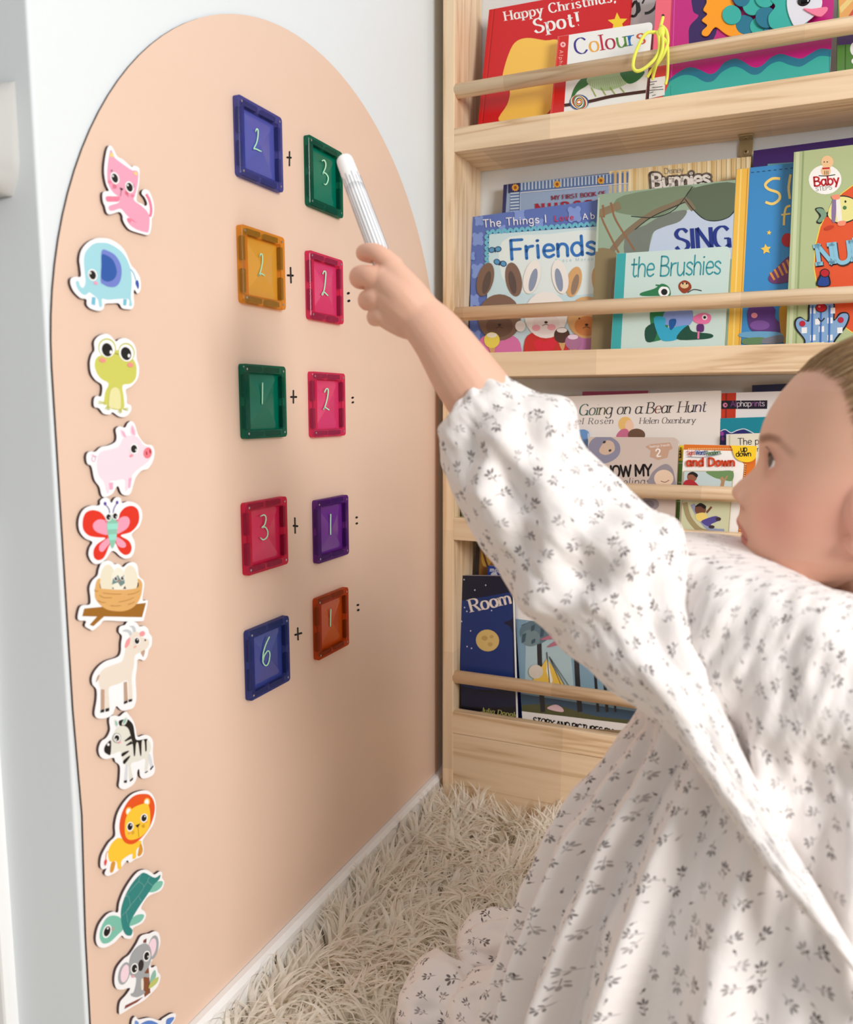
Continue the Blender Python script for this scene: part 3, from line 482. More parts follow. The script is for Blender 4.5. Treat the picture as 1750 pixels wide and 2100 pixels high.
magnet('teal turtle magnet tilted head down', FE,
 [(700, 770), (745, 785), (785, 812), (830, 785), (852, 800), (850, 840), (870, 880), (840, 950), (760, 985), (715, 1020), (670, 1100), (700, 1130), (712, 1170), (680, 1230), (600, 1275), (605, 1330), (580, 1365), (530, 1362), (500, 1340), (440, 1400), (360, 1442), (300, 1430), (280, 1360), (305, 1250), (370, 1160), (430, 1132), (470, 1138), (482, 1060), (520, 960), (580, 860), (640, 790)],
 [('p', tg2, [(735, 960), (780, 890), (830, 868), (858, 878), (840, 925), (790, 960)]), ('p', tg2, [(545, 1255), (600, 1180), (660, 1155), (696, 1165), (670, 1215), (600, 1250)]), ('p', tg2, [(495, 1190), (430, 1165), (370, 1190), (325, 1270), (312, 1350), (340, 1405), (400, 1395), (470, 1330), (515, 1280)]),
  ('p', tg, [(700, 798), (770, 835), (800, 838), (836, 815), (825, 855), (780, 900), (735, 970), (640, 1110), (570, 1240), (595, 1290), (585, 1335), (545, 1335), (515, 1290), (497, 1200), (500, 1100), (540, 980), (600, 880), (660, 815)]), ('eye', 0, (377, 1302, 26, 46, 20, 6, -26)), ('e', (170, 170, 160), (428, 1280, 14, 20, 20))] +
 [('l', (124, 172, 168), p, 4) for p in ([(670, 805), (650, 870), (690, 930), (545, 1120)], [(650, 870), (535, 1000), (560, 1000), (572, 1090), (505, 1165)], [(745, 830), (728, 870), (770, 910)], [(728, 870), (690, 925)], [(650, 1000), (670, 1040)], [(540, 1135), (555, 1225)])])
kg, kp = (162, 166, 170), (244, 216, 228)
magnet('grey koala magnet hugging a brown branch', FE,
 [(790, 1300), (825, 1325), (836, 1400), (810, 1480), (755, 1570), (760, 1615), (800, 1600), (815, 1650), (838, 1690), (815, 1770), (760, 1835), (690, 1900), (600, 1950), (500, 2012), (480, 2000), (490, 1910), (540, 1850), (575, 1790), (500, 1805), (455, 1790), (440, 1720), (460, 1620), (520, 1540), (570, 1500), (630, 1410), (665, 1345), (710, 1325), (740, 1320)],
 [('s', (132, 74, 44), [(690, 1650), (735, 1600), (750, 1830), (700, 1870), (690, 1800)]), ('s', (120, 60, 56), [(690, 1378), (718, 1362), (715, 1400), (688, 1402)]), ('s', (132, 66, 56), [(535, 1940), (690, 1865), (640, 1910), (525, 1972)]), ('e', kg, (775, 1440, 44, 105, 10)), ('e', kp, (765, 1442, 33, 82, 12)), ('e', kg, (525, 1665, 48, 100, 15)), ('e', kp, (530, 1665, 34, 78, 12)),
  ('p', kg, [(700, 1405), (748, 1440), (760, 1520), (740, 1600), (700, 1660), (740, 1665), (735, 1700), (690, 1700), (690, 1800), (705, 1830), (640, 1868), (590, 1860), (580, 1840), (610, 1820), (630, 1710), (590, 1690), (565, 1640), (575, 1530), (620, 1450)]), ('p', (232, 224, 214), [(672, 1715), (690, 1720), (690, 1800), (672, 1800)]), ('e', (40, 34, 36), (668, 1595, 24, 50, 8)), ('p', (140, 190, 170), [(790, 1635), (798, 1690), (770, 1730), (745, 1760), (760, 1680)]), ('p', (190, 198, 110), [(818, 1695), (810, 1740), (770, 1780), (735, 1792), (755, 1740)]), ('e', (220, 170, 176), (600, 1690, 16, 12)), ('eye', 0, (613, 1622, 24, 36, 10, 12, 4)), ('eye', 0, (718, 1515, 22, 36, 10, 12, 4))])
magnet('blue and white magnet cut by the bottom edge of the photo', FE,
 [(620, 2035), (650, 2060), (740, 2045), (830, 2070), (860, 2050), (930, 2010), (968, 2015), (960, 2060), (920, 2120), (860, 2200), (760, 2230), (640, 2215), (590, 2150), (592, 2070)],
 [('p', (84, 128, 206), [(690, 2085), (750, 2070), (820, 2100), (830, 2150), (780, 2200), (680, 2190), (640, 2130)]), ('p', (84, 128, 206), [(890, 2060), (955, 2042), (930, 2090), (890, 2130)]), ('p', (110, 150, 216), [(620, 2070), (650, 2090), (640, 2130), (615, 2110)]), ('eye', 0, (700, 2130, 16, 22, 0, 5, -8))])
# ------------------------------------------------------------------ pine bookcase against the back wall
XL0, XL1, XR0, YF = 0.020, 0.0383, 0.93, 1.163
SH = [(1.0515, 1.085, 1.1378), (0.729, 0.764, 0.8224), (0.4825, 0.517, 0.5684), (0.173, 0.209, 0.263)]   # underside, rail top, dowel centre
case = empty('bookcase', (0.47, 1.22, 0.0)); tag(case, 'pale pine front-facing bookcase in the corner, filled with picture books', 'bookcase')
for x0, x1 in ((XL0, XL1), (XR0, XR0 + 0.018)):
    m = MB(); m.box((x0, YF, 0.001), (x1, YB - 0.001, 1.46), WOODZ); m.build('side_panel', case, origin=(x0, YF, 0), bevel=0.0012)
for zb0, zt, zd in SH:
    m = MB(); m.box((XL1 - 0.0006, YF + 0.0155, zb0), (XR0 + 0.0006, YB - 0.001, zb0 + 0.0155), WOODX); m.build('shelf_board', case, origin=(XL1, YF, zb0))
    m = MB(); m.box((XL1 - 0.0006, YF, zb0), (XR0 + 0.0006, YF + 0.0155, zt), WOODX); m.build('front_rail', case, origin=(XL1, YF, zb0), bevel=0.0009)
    m = MB(); m.tube([(XL1 - 0.0006, YF + 0.0095, zd), (0.5, YF + 0.0095, zd), (XR0 + 0.0006, YF + 0.0095, zd)], 0.0102, WOODX, 20); m.build('dowel_rail', case, origin=(XL1, YF, zd), smooth=True)
m = MB(); m.box((XL1 - 0.0006, YF + 0.0006, 0.001), (XR0 + 0.0006, YF + 0.016, SH[3][0] - 0.0006), WOODX); m.build('kick_board', case, origin=(XL1, YF, 0), bevel=0.0009)
# metal corner bracket under the top shelf in view
M_BRASS = mat((176, 158, 118), 0.4, 'bronzed_steel', Metallic=0.35); M_SCREW = mat((70, 62, 46), 0.35, 'dark_screw', Metallic=0.8)
bx = at(1531, 296, YB - 0.002); 
m = MB(); zt = SH[0][0]
pts = [(bx.x - 0.0092, zt - 0.0005), (bx.x - 0.0092, zt - 0.0185)] + [(bx.x - 0.0092 * math.cos(a), zt - 0.0185 - 0.0092 * math.sin(a)) for a in [math.pi * i / 10 for i in range(1, 10)]] + [(bx.x + 0.0092, zt - 0.0185), (bx.x + 0.0092, zt - 0.0005)]
m.prism([(x, YB - 0.0035, z) for x, z in pts], (0, 0.002, 0), M_BRASS)
m.box((bx.x - 0.0092, YB - 0.026, zt - 0.0022), (bx.x + 0.0092, YB - 0.0035, zt - 0.0004), M_BRASS)
br_ = m.build('corner_bracket', case, bevel=0.0006); br_['label'] = 'bronze metal corner bracket'
for c, ax in (((bx.x, YB - 0.0035, zt - 0.0175), (0, -1, 0)), ((bx.x, YB - 0.016, zt - 0.0024), (0, 0, -1))):
    m = MB(); A = Vector(ax); m.tube([Vector(c), Vector(c) + A * 0.0008, Vector(c) + A * 0.0013], [0.0036, 0.0036, 0.0022], M_BRASS, 14)
    u = Vector((1, 0, 0)); v = A.cross(u)
    for a, b in ((u, v), (v, u)): m.poly([Vector(c) + A * 0.00135 + a * (s * 0.002) + b * (t * 0.0005) for s, t in ((-1, -1), (1, -1), (1, 1), (-1, 1))], M_SCREW)
    m.build('screw', br_)
# ------------------------------------------------------------------ picture books, each leaning on its shelf
B1 = (880, 0, 3.977); B2 = (1310, 0, 3.977); B3 = (900, 340, 3.977); B4 = (1310, 280, 3.977); B5 = (1150, 760, 2.9167); B6 = (880, 1040, 3.5); PX = (0, 0, 1.0)
M_PAGE = mat((232, 226, 214), 0.8, 'page_edges')
LAY = [1.1835, 1.1995, 1.2115, 1.2235]
class Book:
    """TL, TR, BL: where the photo shows three points of the front cover (any point down the left edge for BL); shelf row; layer; lean"""
    def __init__(s, label, TL, TR, BL, row, layer, t, rgb, slope=0.12, rad=0.0, spine=None, art_frame=PX, hard=False, group=None, sink=0.0, dy=0.0):
        s.zf = SH[row][0] + 0.0158
        s.o = Vector((0, LAY[layer] + dy + slope * 0.0, s.zf)); s.n = Vector((0, -1, slope)).normalized()
        P = [on_plane(*p, s.o, s.n) for p in (TL, TR, BL)]
        v = (P[0] - P[2]).normalized(); u = v.cross(s.n).normalized()
        if u.x < 0: u = -u
        if math.hypot(TL[0] - BL[0], TL[1] - BL[1]) < 140:      # short left edge: take the tilt from the top edge
            u = (P[1] - P[0]).normalized(); v = s.n.cross(u).normalized()
            if v.z < 0: v = -v
        s.u, s.v = u, v; s.w = (P[1] - P[0]).dot(u)
        # run the left edge down to the shelf
        k = (P[0].z - s.zf - 0.0004 - max(0, -u.z * s.w)) / v.z
        s.h = k; s.O = P[0] - v * k; s.t = t; s.rad = rad; s.label = label; s.F = art_frame; s.k = 0
        s.mb = MB(); s.rgb = rgb; s.sp = spine; s.hard = hard; s.group = group
        m = mat(rgb, 0.32); ct = min(0.0022, t * 0.3) if hard or rad else min(0.0008, t * 0.2); s.ct = ct
        if rad:
            pts = [(0, 0), (s.w, 0)] + [(s.w - rad + rad * math.cos(a), s.h - rad + rad * math.sin(a)) for a in [math.pi / 2 * i / 6 for i in range(7)]] + [(0, s.h)]
        else: pts = [(0, 0), (s.w, 0), (s.w, s.h), (0, s.h)]
        s.pts = pts
        L = lambda p, d=0: s.O + u * p[0] + v * p[1] - s.n * d
        s.mb.prism([L(p) for p in pts], -s.n * ct, m)
        s.mb.prism([L(p, t - ct) for p in pts], -s.n * ct, m)
        s.mb.prism([L((0, 0), ct), L((ct, 0), ct), L((ct, s.h), ct), L((0, s.h), ct)], -s.n * (t - 2 * ct), mat(spine, 0.32) if spine else m)
    def uv(s, p): q = on_plane(p[0], p[1], s.O, s.n) - s.O; return (q.dot(s.u), q.dot(s.v))
    def put(s, pts, col, F=None, rough=0.34):
        F = F or s.F; s.k += 1; s._add([s.uv(zp(F, *p)) for p in pts], col, rough)
    def _add(s, q, col, rough=0.34):
        e = 0.0002; q = clip(q, (e, e, s.w - e, s.h - e))
        if s.rad and q:
            pass
        if len(q) > 2: s.mb.poly([s.O + s.u * a + s.v * b + s.n * (0.00003 * s.k + 0.00004) for a, b in q], mat(col, rough))
    def p(s, col, pts, F=None): s.put(catmull(pts, True, 4), col, F); return s
    def q(s, col, pts, F=None): s.put(pts, col, F); return s
    def e(s, col, cx, cy, rx, ry, rot=0, F=None): s.put(ell(cx, cy, rx, ry, rot), col, F); return s
    def l(s, col, pts, w, F=None, smooth=True):
        F = F or s.F; s.k += 1
        P = catmull(pts, False, 4) if smooth and len(pts) > 2 else pts
        for r in ribbon(P, w): s._add([s.uv(zp(F, *p)) for p in r], col)
        return s
    def text(s, txt, x0, y0, x1, y1, h, col, style='round', w=1.0, slant=0.0, F=None, cols=None):
        F = F or s.F; s.k += 1
        for i, polys in enumerate(text_strokes(txt, x0, y0, x1, y1, h, style, w, slant)):
            c = cols[i % len(cols)] if cols else col
            for r in polys: s._add([s.uv(zp(F, *p)) for p in r], c)
        return s
    def band(s, col, u0, v0, u1, v1):     # in fractions of the cover
        s.k += 1; s._add([(u0 * s.w, v0 * s.h), (u1 * s.w, v0 * s.h), (u1 * s.w, v1 * s.h), (u0 * s.w, v1 * s.h)], col); return s
    def done(s, cat='book'):
        root = empty('picture_book' if s.t < 0.0125 or s.hard else 'board_book', s.O + s.u * (s.w / 2)); tag(root, s.label, cat, s.group or 'picture books on the pine bookcase')
        s.mb.build('cover', root)
        m = MB(); L = lambda p, d: s.O + s.u * p[0] + s.v * p[1] - s.n * d
        i = 0.0022 if s.hard else 0.0003
        top = s.h - i; r = s.rad
        pts = [(s.ct, i * .5), (s.w - i, i * .5), (s.w - i, top - r), (s.w - i - r, top), (s.ct, top)] if r else [(s.ct, i * .5), (s.w - i, i * .5), (s.w - i, top), (s.ct, top)]
        m.prism([L(p, s.ct) for p in pts], -s.n * (s.t - 2 * s.ct), M_PAGE); m.build('pages', root)
        s.root = root
        return root
WH = (244, 242, 238)

# ---- top row
b = Book('red hardback book with a large yellow patch, leftmost of the top row', (1003.5, 20), (1297, -33), (980.5, 255), 0, 1, 0.0105, (206, 16, 24), slope=0.2, art_frame=B1, hard=True)
b.l((160, 10, 18), [(535, 70), (440, 1000)], 7, smooth=False).l((226, 40, 46), [(525, 70), (430, 1000)], 5, smooth=False)
b.p((246, 196, 84), [(600, 620), (640, 470), (700, 350), (800, 310), (950, 330), (1060, 340), (1050, 560), (1020, 800), (960, 930), (800, 960), (570, 985), (640, 850), (660, 740), (610, 660)])
b.text('Happy Christmas,', 615, 172, 1532, 10, 76, WH, 'serif', 1.75).text('Spot!', 855, 272, 1245, 205, 112, WH, 'serif', 1.8)
b.q((244, 206, 40), star(1540, 185, 84, -4)).done()
b = Book('white board book with a red spine and many-coloured lettering, on the top row', (1145, 75), (1339, 47), (1129, 232), 0, 0, 0.0145, (240, 240, 236), slope=0.2, rad=0.006, spine=(206, 30, 24), art_frame=B1)
b.q((208, 32, 28), [(1046, 200), (1148, 200), (1098, 960), (960, 960)]).l((234, 70, 50), [(1062, 300), (1000, 930)], 8, smooth=False)
b.text('Alpha', 1066, 405, 1062, 555, 30, (250, 210, 190), 'round', 0.9).e((250, 190, 190), 1094, 364, 22, 22).e((208, 60, 60), 1094, 364, 9, 9)
b.text('Colours', 1190, 447, 1775, 352, 128, 0, 'serif', 1.25, cols=[(58, 44, 140), (240, 172, 64), (196, 30, 60), (170, 24, 60), (92, 144, 60), (40, 120, 190), (208, 84, 40)])
b.p((62, 120, 66), [(1155, 840), (1180, 730), (1260, 630), (1420, 560), (1300, 690), (1210, 750)]).p((172, 196, 150), [(1290, 640), (1420, 575), (1560, 580), (1640, 650), (1580, 700), (1450, 740), (1330, 710)])
b.p((56, 118, 66), [(1560, 590), (1700, 560), (1760, 590), (1700, 660), (1620, 680)]).l((70, 36, 24), [(1105, 860), (1300, 830), (1500, 785), (1780, 745)], 26)
for i in range(16): b.l((220, 232, 206), [(1330 + 16 * i, 660 - 2 * i), (1325 + 18 * i, 735 - 3 * i)], 3, smooth=False)
for x in (1345, 1425, 1500, 1580): b.l((150, 178, 60), [(x - 20, 715), (x + 20, 790 - (x - 1345) * .12)], 7, smooth=False)
for i, c in enumerate([(40, 80, 150), (244, 232, 170), (196, 40, 60), (60, 150, 110), (248, 240, 220), (60, 50, 120), (240, 210, 60), (200, 60, 80), (250, 246, 240)]):
    b.e(c, 1226, 836, 78 - 8 * i, 62 - 6.4 * i, 20 * i)
b.done()
b = Book('grey picture book with black brush lettering, behind the red book', (1250, -40), (1372, -55), (1247, 120), 0, 2, 0.011, (198, 192, 190), slope=0.2, art_frame=B1)
b.l((18, 16, 18), [(1650, 60), (1690, 10), (1700, 90), (1680, 130), (1650, 130)], 22).l((18, 16, 18), [(1700, 110), (1725, 80)], 10).l((18, 16, 18), [(1740, 30), (1760, -10)], 14)
b.l((18, 16, 18), [(50, 110), (90, 100), (135, 60), (150, 10)], 22, F=B2).l((18, 16, 18), [(0, 20), (10, 80), (-6, 105)], 16, F=B2).done()
# felt book
b = Book('magenta felt book with a big fish and teal waves, tied with a yellow cord', (1347, -24), (1715, -88), (1333, 203), 0, 0, 0.0135, (196, 34, 126), slope=0.2, spine=(238, 104, 120), art_frame=B2)
MG, VI, TE, TB = (196, 34, 126), (52, 28, 92), (60, 176, 164), (44, 120, 146)
b.p(VI, [(440, -60), (445, 90), (490, 130), (420, 210), (410, 300), (430, 400), (560, 380), (640, 240), (600, 60), (560, -60)])
b.q((240, 104, 122), [(0, -200), (300, -200), (276, 0), (232, 900), (0, 900)]).q((226, 72, 70), [(40, 520), (247, 520), (232, 900), (20, 900)]).l((200, 60, 84), [(276, -60), (268, 100), (248, 520), (236, 880)], 9, smooth=False).e((40, 20, 20), 200, 130, 12, 15)
b.l((228, 96, 170), [(296, -100), (285, 300), (265, 700)], 5, smooth=False)
b.p(TB, [(246, 690), (250, 650), (340, 580), (420, 548), (500, 570), (580, 605), (640, 580), (700, 510), (790, 478), (860, 505), (930, 548), (1000, 540), (1080, 470), (1160, 440), (1250, 465), (1330, 478), (1400, 440), (1480, 398), (1560, 405), (1590, 420), (1590, 760), (900, 860), (240, 860)])
b.p(TE, [(240, 700), (300, 640), (380, 612), (460, 625), (540, 668), (610, 660), (680, 590), (770, 545), (840, 560), (920, 608), (990, 600), (1070, 530), (1150, 503), (1230, 530), (1320, 545), (1400, 500), (1480, 458), (1570, 465), (1590, 470), (1590, 800), (900, 900), (240, 900)])
b.l((40, 140, 134), [(262, 700), (262, 790)], 4, smooth=False).l((30, 110, 120), [(1558, 420), (1558, 600)], 4, smooth=False).l((236, 120, 180), [(1604, -80), (1590, 400)], 4, smooth=False)
felt = b.done(); FO, FN, FU, FV = b.O, b.n, b.u, b.v
def felt_shape(name, col, pts, lift, th=0.0016):
    P = [on_plane(*zp(B2, *p), FO + FN * (lift + th), FN) for p in pts]
    m = MB(); m.prism(P, -FN * th, mat(col, 0.9)); return m.build(name, felt, bevel=0.0004)
felt_shape('fish_tail', (252, 160, 38), catmull([(560, -40), (555, 20), (528, 80), (560, 115), (516, 165), (560, 205), (520, 250), (520, 285), (565, 290), (625, 220), (700, 270), (760, 296), (860, 275), (820, 120), (760, 0), (700, -40)], True, 4), 0.0006)
for i, (x, y, r, c) in enumerate([(870, 200, 78, TB), (980, 215, 72, TE), (760, 120, 78, TE), (1060, 250, 40, TB), (930, 40, 82, TE), (840, -20, 70, TB), (1040, 140, 86, TB), (1030, -20, 80, TE)]):
    felt_shape('fish_scale', c, ell(x, y, r, r * 1.02), 0.0008 + 0.0006 * i)
felt_shape('fish_body', TE, catmull([(1080, 0), (1115, 50), (1060, 130), (1070, 210), (1120, 240), (1200, 235), (1290, 210), (1370, 195), (1380, 60), (1240, -60), (1120, -60)], True, 4), 0.0058)
felt_shape('fish_face', (226, 226, 234), catmull([(1215, -20), (1215, 80), (1250, 180), (1275, 210), (1330, 205), (1430, 130), (1490, 60), (1490, -20), (1400, -70), (1280, -70)], True, 4), 0.0074)
felt_shape('fish_lips', (244, 130, 160), catmull([(1345, 68), (1420, 70), (1530, 55), (1542, 80), (1510, 118), (1478, 135), (1420, 115)], True, 4), 0.0092)
m = MB(); c = on_plane(*zp(B2, 1350, 5), FO + FN * 0.0092, FN); m.ball(c, (0.0075, 0.0035, 0.0075), mat((14, 12, 16), 0.1), 16, 10); m.build('eye', felt, smooth=True)
m = MB(); P = [on_plane(*zp(B2, *p), FO + FN * 0.0016, FN) for p in ((96, 640), (218, 620), (212, 775), (84, 806))]; m.prism(P, -FN * 0.0012, mat((238, 236, 232), 0.7))
for k, (x0, x1) in enumerate(((92, 150), (92, 130), (110, 196), (90, 202), (90, 120), (110, 140))):
    y = 668 + 22 * k; m.poly([on_plane(*zp(B2, *p), FO + FN * 0.0017, FN) for p in ((x0, y), (x1, y - 9), (x1, y - 3), (x0, y + 6))], mat((90, 88, 90), 0.7))
lb = m.build('care_label', felt); lb['label'] = 'white printed care label'
M_CORD = mat((236, 240, 96), 0.7, 'yellow_cord')
def cordpt(p, d): return at(*zp(B2, *p), YF - d)
m = MB()
A = [(200, 140, -.02), (185, 200, -.015), (165, 260, -.002), (60, 275, .006), (-20, 420, .010), (-45, 540, .012), (-10, 580, .012), (60, 550, .011), (140, 470, .009), (170, 390, .007), (165, 300, .005), (150, 260, .004)]
m.tube(catmull([tuple(cordpt((x, y), d)) for x, y, d in A], False, 6), 0.0022, M_CORD, 8)
Bc = [(185, 210, .002), (225, 250, .004), (240, 340, .008), (215, 420, .01), (170, 500, .006), (110, 570, .0), (70, 630, -.004)]
m.tube(catmull([tuple(cordpt((x, y), d)) for x, y, d in Bc], False, 6), 0.0021, M_CORD, 8)
Cc = [(190, 250, .003), (200, 340, .009), (190, 420, .011), (150, 520, .008), (125, 600, -.002), (115, 650, -.006)]
m.tube(catmull([tuple(cordpt((x, y), d)) for x, y, d in Cc], False, 6), 0.0020, M_CORD, 8)
Dc = [(165, 280, .004), (230, 350, .008), (240, 480, .004), (235, 620, -.006), (220, 690, -.008)]
m.tube(catmull([tuple(cordpt((x, y), d)) for x, y, d in Dc], False, 6), 0.0019, M_CORD, 8)
m.ball(cordpt((185, 270), .004), (0.0055, 0.004, 0.008), M_CORD); m.build('cord', felt, smooth=True)
b = Book('purple and green book with orange stripes at the right end of the top row', (1720, -90), (1900, -125), (1717, 145), 0, 0, 0.0135, (86, 132, 62), slope=0.2, spine=(30, 24, 26), art_frame=B2, hard=True)
b.q((88, 56, 120), [(1600, 260), (1900, 240), (1900, 350), (1600, 370)]).q((232, 168, 96), [(1630, -60), (1900, -100), (1900, 140), (1640, 160)]).q((236, 206, 130), [(1640, 60), (1740, -40), (1790, -40), (1650, 110)]).q((208, 84, 60), [(1700, 150), (1760, 60), (1780, 90), (1720, 150)])
b.l((60, 96, 44), [(1690, 360), (1686, 580)], 8, smooth=False).e((240, 236, 236), 1770, 400, 44, 60).e((240, 236, 236), 1780, 500, 44, 30).done()

# ---- second row
b = Book('dark blue padded book with striped border and red lettering, behind the rabbit book', (1033, 379), (1290, 350), (1030.5, 440), 1, 3, 0.0135, (44, 44, 96), rad=0.004, art_frame=B3, hard=True)
b.q((150, 172, 204), [(560, 150), (1700, 30), (1700, 500), (540, 500)]).q((92, 120, 170), [(585, 150), (1700, 40), (1700, 130), (665, 215), (660, 500), (575, 500)])
for i in range(26): b.q((196, 214, 232), [(672 + 29 * i, 138 - 2.7 * i), (684 + 29 * i, 137 - 2.7 * i), (684 + 29 * i, 200 - 2.4 * i), (672 + 29 * i, 201 - 2.4 * i)])
for i in range(8): b.q((196, 214, 232), [(585, 222 + 25 * i), (658, 216 + 25 * i), (658, 228 + 25 * i), (585, 234 + 25 * i)])
b.q((44, 44, 96), [(570, 150), (664, 140), (664, 214), (570, 224)]).l((228, 232, 240), [(666, 500), (668, 222), (1700, 130)], 6, smooth=False)
for x, y in ((627, 180), (968, 153), (1325, 123)):
    b.put(star(x, y, 32, 10, .75, 10), (226, 170, 60), B3); b.e((160, 84, 30), x, y, 13, 14)
b.text('MY FIRST BOOK OF', 922, 282, 1370, 240, 34, (142, 22, 50), 'serif', 2.0).text('NURSERY', 780, 392, 1480, 345, 78, (168, 16, 46), 'serif', 2.6).done()
b = Book('blue picture book with cartoon rabbits, front left of the second row', (968, 445), (1228, 425), (963, 722), 1, 2, 0.0105, (92, 116, 188), art_frame=B3)
for x, y, r in ((330, 450, 30), (320, 600, 40), (320, 860, 44), (290, 1100, 36), (300, 1400, 40), (660, 400, 40), (820, 480, 34), (1110, 400, 48), (520, 520, 26), (270, 740, 26)):
    for dx, dy, a in ((0, 0, 1), (-.7, -.8, .5), (.6, -.9, .5), (-.6, .8, .5), (.7, .7, .5)): b.e((130, 156, 220), x + dx * r, y + dy * r, r * a, r * a * 1.1)
zig = [(395 + 24 * i, 545 - 1.9 * i + (12 if i % 2 else -12)) for i in range(40)]
b.q((200, 226, 232), [(415, 560), (1400, 490), (1400, 1600), (380, 1600)]).p((226, 238, 236), [(520, 620), (900, 560), (1350, 560), (1350, 1000), (900, 1050), (560, 980)])
b.l((108, 190, 214), [(400 - (14 if i % 2 else -6), 960 - 22 * i) for i in range(19)], 22).l((108, 190, 214), zig, 22)
b.text('The Things I ', 362, 505, 925, 460, 60, (246, 246, 250), 'round', 1.25).text('Love', 942, 455, 1110, 442, 44, (206, 30, 84), 'round', 1.4).text('About', 1168, 442, 1440, 420, 48, (246, 246, 250), 'round', 1.3)
b.text('Friends', 580, 768, 1300, 722, 156, (42, 114, 190), 'round', 1.5).text('Trace Moroney', 945, 790, 1330, 772, 26, (150, 184, 190), 'round', 0.8)
for x, y, r in ((462, 690, -10), (505, 798, 25)):
    for s_ in (-1, 1): b.e((28, 66, 110), x + s_ * 26, y - 4 + s_ * r * .3, 28, 24, r).e((84, 152, 196), x + s_ * 26, y - 4 + s_ * r * .3, 21, 17, r)
    b.e((24, 40, 60), x, y, 6, 22, r)
def rabbit(cx, cy, c1, c2, cin, body, r=1.0):
    for sx, rot in ((-1, -14), (1, 10)):
        b.e(c1, cx + sx * 115 * r, cy - 190 * r, 66 * r, 140 * r, rot * -sx * sx).e(cin, cx + sx * 105 * r, cy - 165 * r, 30 * r, 96 * r, -rot)
    b.p(body, [(cx - 150 * r, cy + 560), (cx - 170 * r, cy + 320), (cx - 60, cy + 250), (cx + 60, cy + 250), (cx + 170 * r, cy + 330), (cx + 150 * r, cy + 560)])
    b.e(c1, cx, cy + 120, 175 * r, 190 * r).e(c2, cx, cy + 190, 110 * r, 90 * r)
    for sx in (-1, 1): b.e((30, 26, 26), cx + sx * 66 * r, cy + 128, 6, 8)
    b.e((60, 40, 40), cx, cy + 180, 14, 10).l((60, 40, 40), [(cx - 30, cy + 208), (cx, cy + 196), (cx + 30, cy + 208)], 5)
rabbit(500, 1120, (126, 98, 82), (108, 82, 68), (90, 74, 68), (222, 120, 178))
rabbit(1210, 1120, (216, 168, 112), (206, 130, 70), (150, 124, 104), (190, 120, 170), .9)
rabbit(880, 1100, (240, 236, 230), (236, 226, 222), (140, 152, 176), (206, 50, 44))
b.p((222, 40, 60), [(870, 1440), (905, 1415), (955, 1430), (950, 1480), (870, 1545), (790, 1490), (785, 1435), (830, 1418)])
for x, y, c in ((800, 1325, (236, 170, 180)), (925, 1320, (236, 170, 180))): b.e(c, x, y, 34, 26)
for x, y, c, d in ((440, 1425, (240, 222, 90), (246, 242, 220)), (1010, 1385, (82, 52, 40), (244, 240, 236)), (1100, 1440, (178, 120, 156), (240, 220, 236))):
    b.p((216, 170, 110), [(x - 28, y + 40), (x + 28, y + 40), (x + 6, y + 130)]).e(c, x, y, 64, 64).e(d, x, y - 40, 42, 20)
b.e((240, 236, 230), 672, 1312, 42, 44).done()
b = Book('cream striped book with grey-outlined lettering, behind the green tree book', (1250, 351), (1541, 321), (1249, 400), 1, 3, 0.0115, (236, 214, 164), art_frame=B4, hard=True)
for i in range(30):
    x = -240 + 40 * i; b.q([(246, 230, 190), (222, 190, 130), (240, 220, 176), (230, 204, 150)][i % 4], [(x, 100), (x + 22, 100), (x + 20, 500), (x - 2, 500)])
b.text('Disney', 212, 305, 372, 292, 44, (150, 146, 140), 'hand', 0.9)
b.text('Bunnies', 108, 430, 590, 396, 118, (112, 102, 92), 'round', 4.6).text('Bunnies', 112, 425, 585, 394, 112, (240, 234, 226), 'round', 2.0).done()
b = Book('green and pale blue picture book with a leafy bough, behind the small white board book', (1227, 399), (1509, 377), (1212, 716), 1, 1, 0.0105, (152, 176, 152), art_frame=B4)
b.q((196, 210, 230), [(-200, 1000), (80, 930), (140, 720), (400, 600), (800, 560), (800, 1000)])
b.p((122, 140, 112), [(-120, 480), (430, 400), (380, 500), (250, 610), (120, 660), (-60, 640), (-200, 600)]).p((96, 110, 88), [(450, 420), (790, 380), (790, 590), (740, 650), (640, 685), (540, 670), (450, 600), (390, 510)])
b.p((120, 128, 118), [(-100, 800), (60, 720), (200, 640), (390, 600), (340, 690), (200, 740), (110, 800), (60, 1000), (-100, 1000)])
b.l((132, 116, 92), [(-240, 960), (-140, 830), (-30, 730), (130, 620), (280, 560), (380, 520), (430, 570), (450, 600)], 46).l((132, 116, 92), [(-240, 1500), (-210, 1200), (-230, 960)], 90)
for P in ([(-60, 650), (130, 660), (300, 590), (440, 410)], [(380, 510), (450, 600), (540, 675), (640, 688), (740, 655), (790, 590)], [(-30, 760), (120, 650), (380, 535)]): b.l((30, 40, 34), P, 7)
b.l((150, 104, 70), [(1330, 400), (1345, 460), (1470, 710)], 14, F=B3).l((150, 104, 70), [(1410, 330), (1450, 450), (1600, 690)], 14, F=B3).l((140, 122, 92), [(1280, 400), (1360, 370), (1480, 320)], 60, F=B3).l((150, 104, 70), [(1340, 320), (1350, 420)], 16, F=B3, smooth=False).l((150, 104, 70), [(1405, 300), (1425, 380)], 16, F=B3, smooth=False)
b.p((140, 124, 88), [(1270, 700), (1420, 690), (1480, 800), (1410, 1000), (1420, 1500), (1240, 1520), (1250, 1000)], F=B3).l((180, 200, 178), [(1305, 260), (1290, 700)], 20, F=B3, smooth=False)
b.text('SING', 300, 935, 765, 905, 176, (30, 52, 136), 'contrast', 1.9).done()
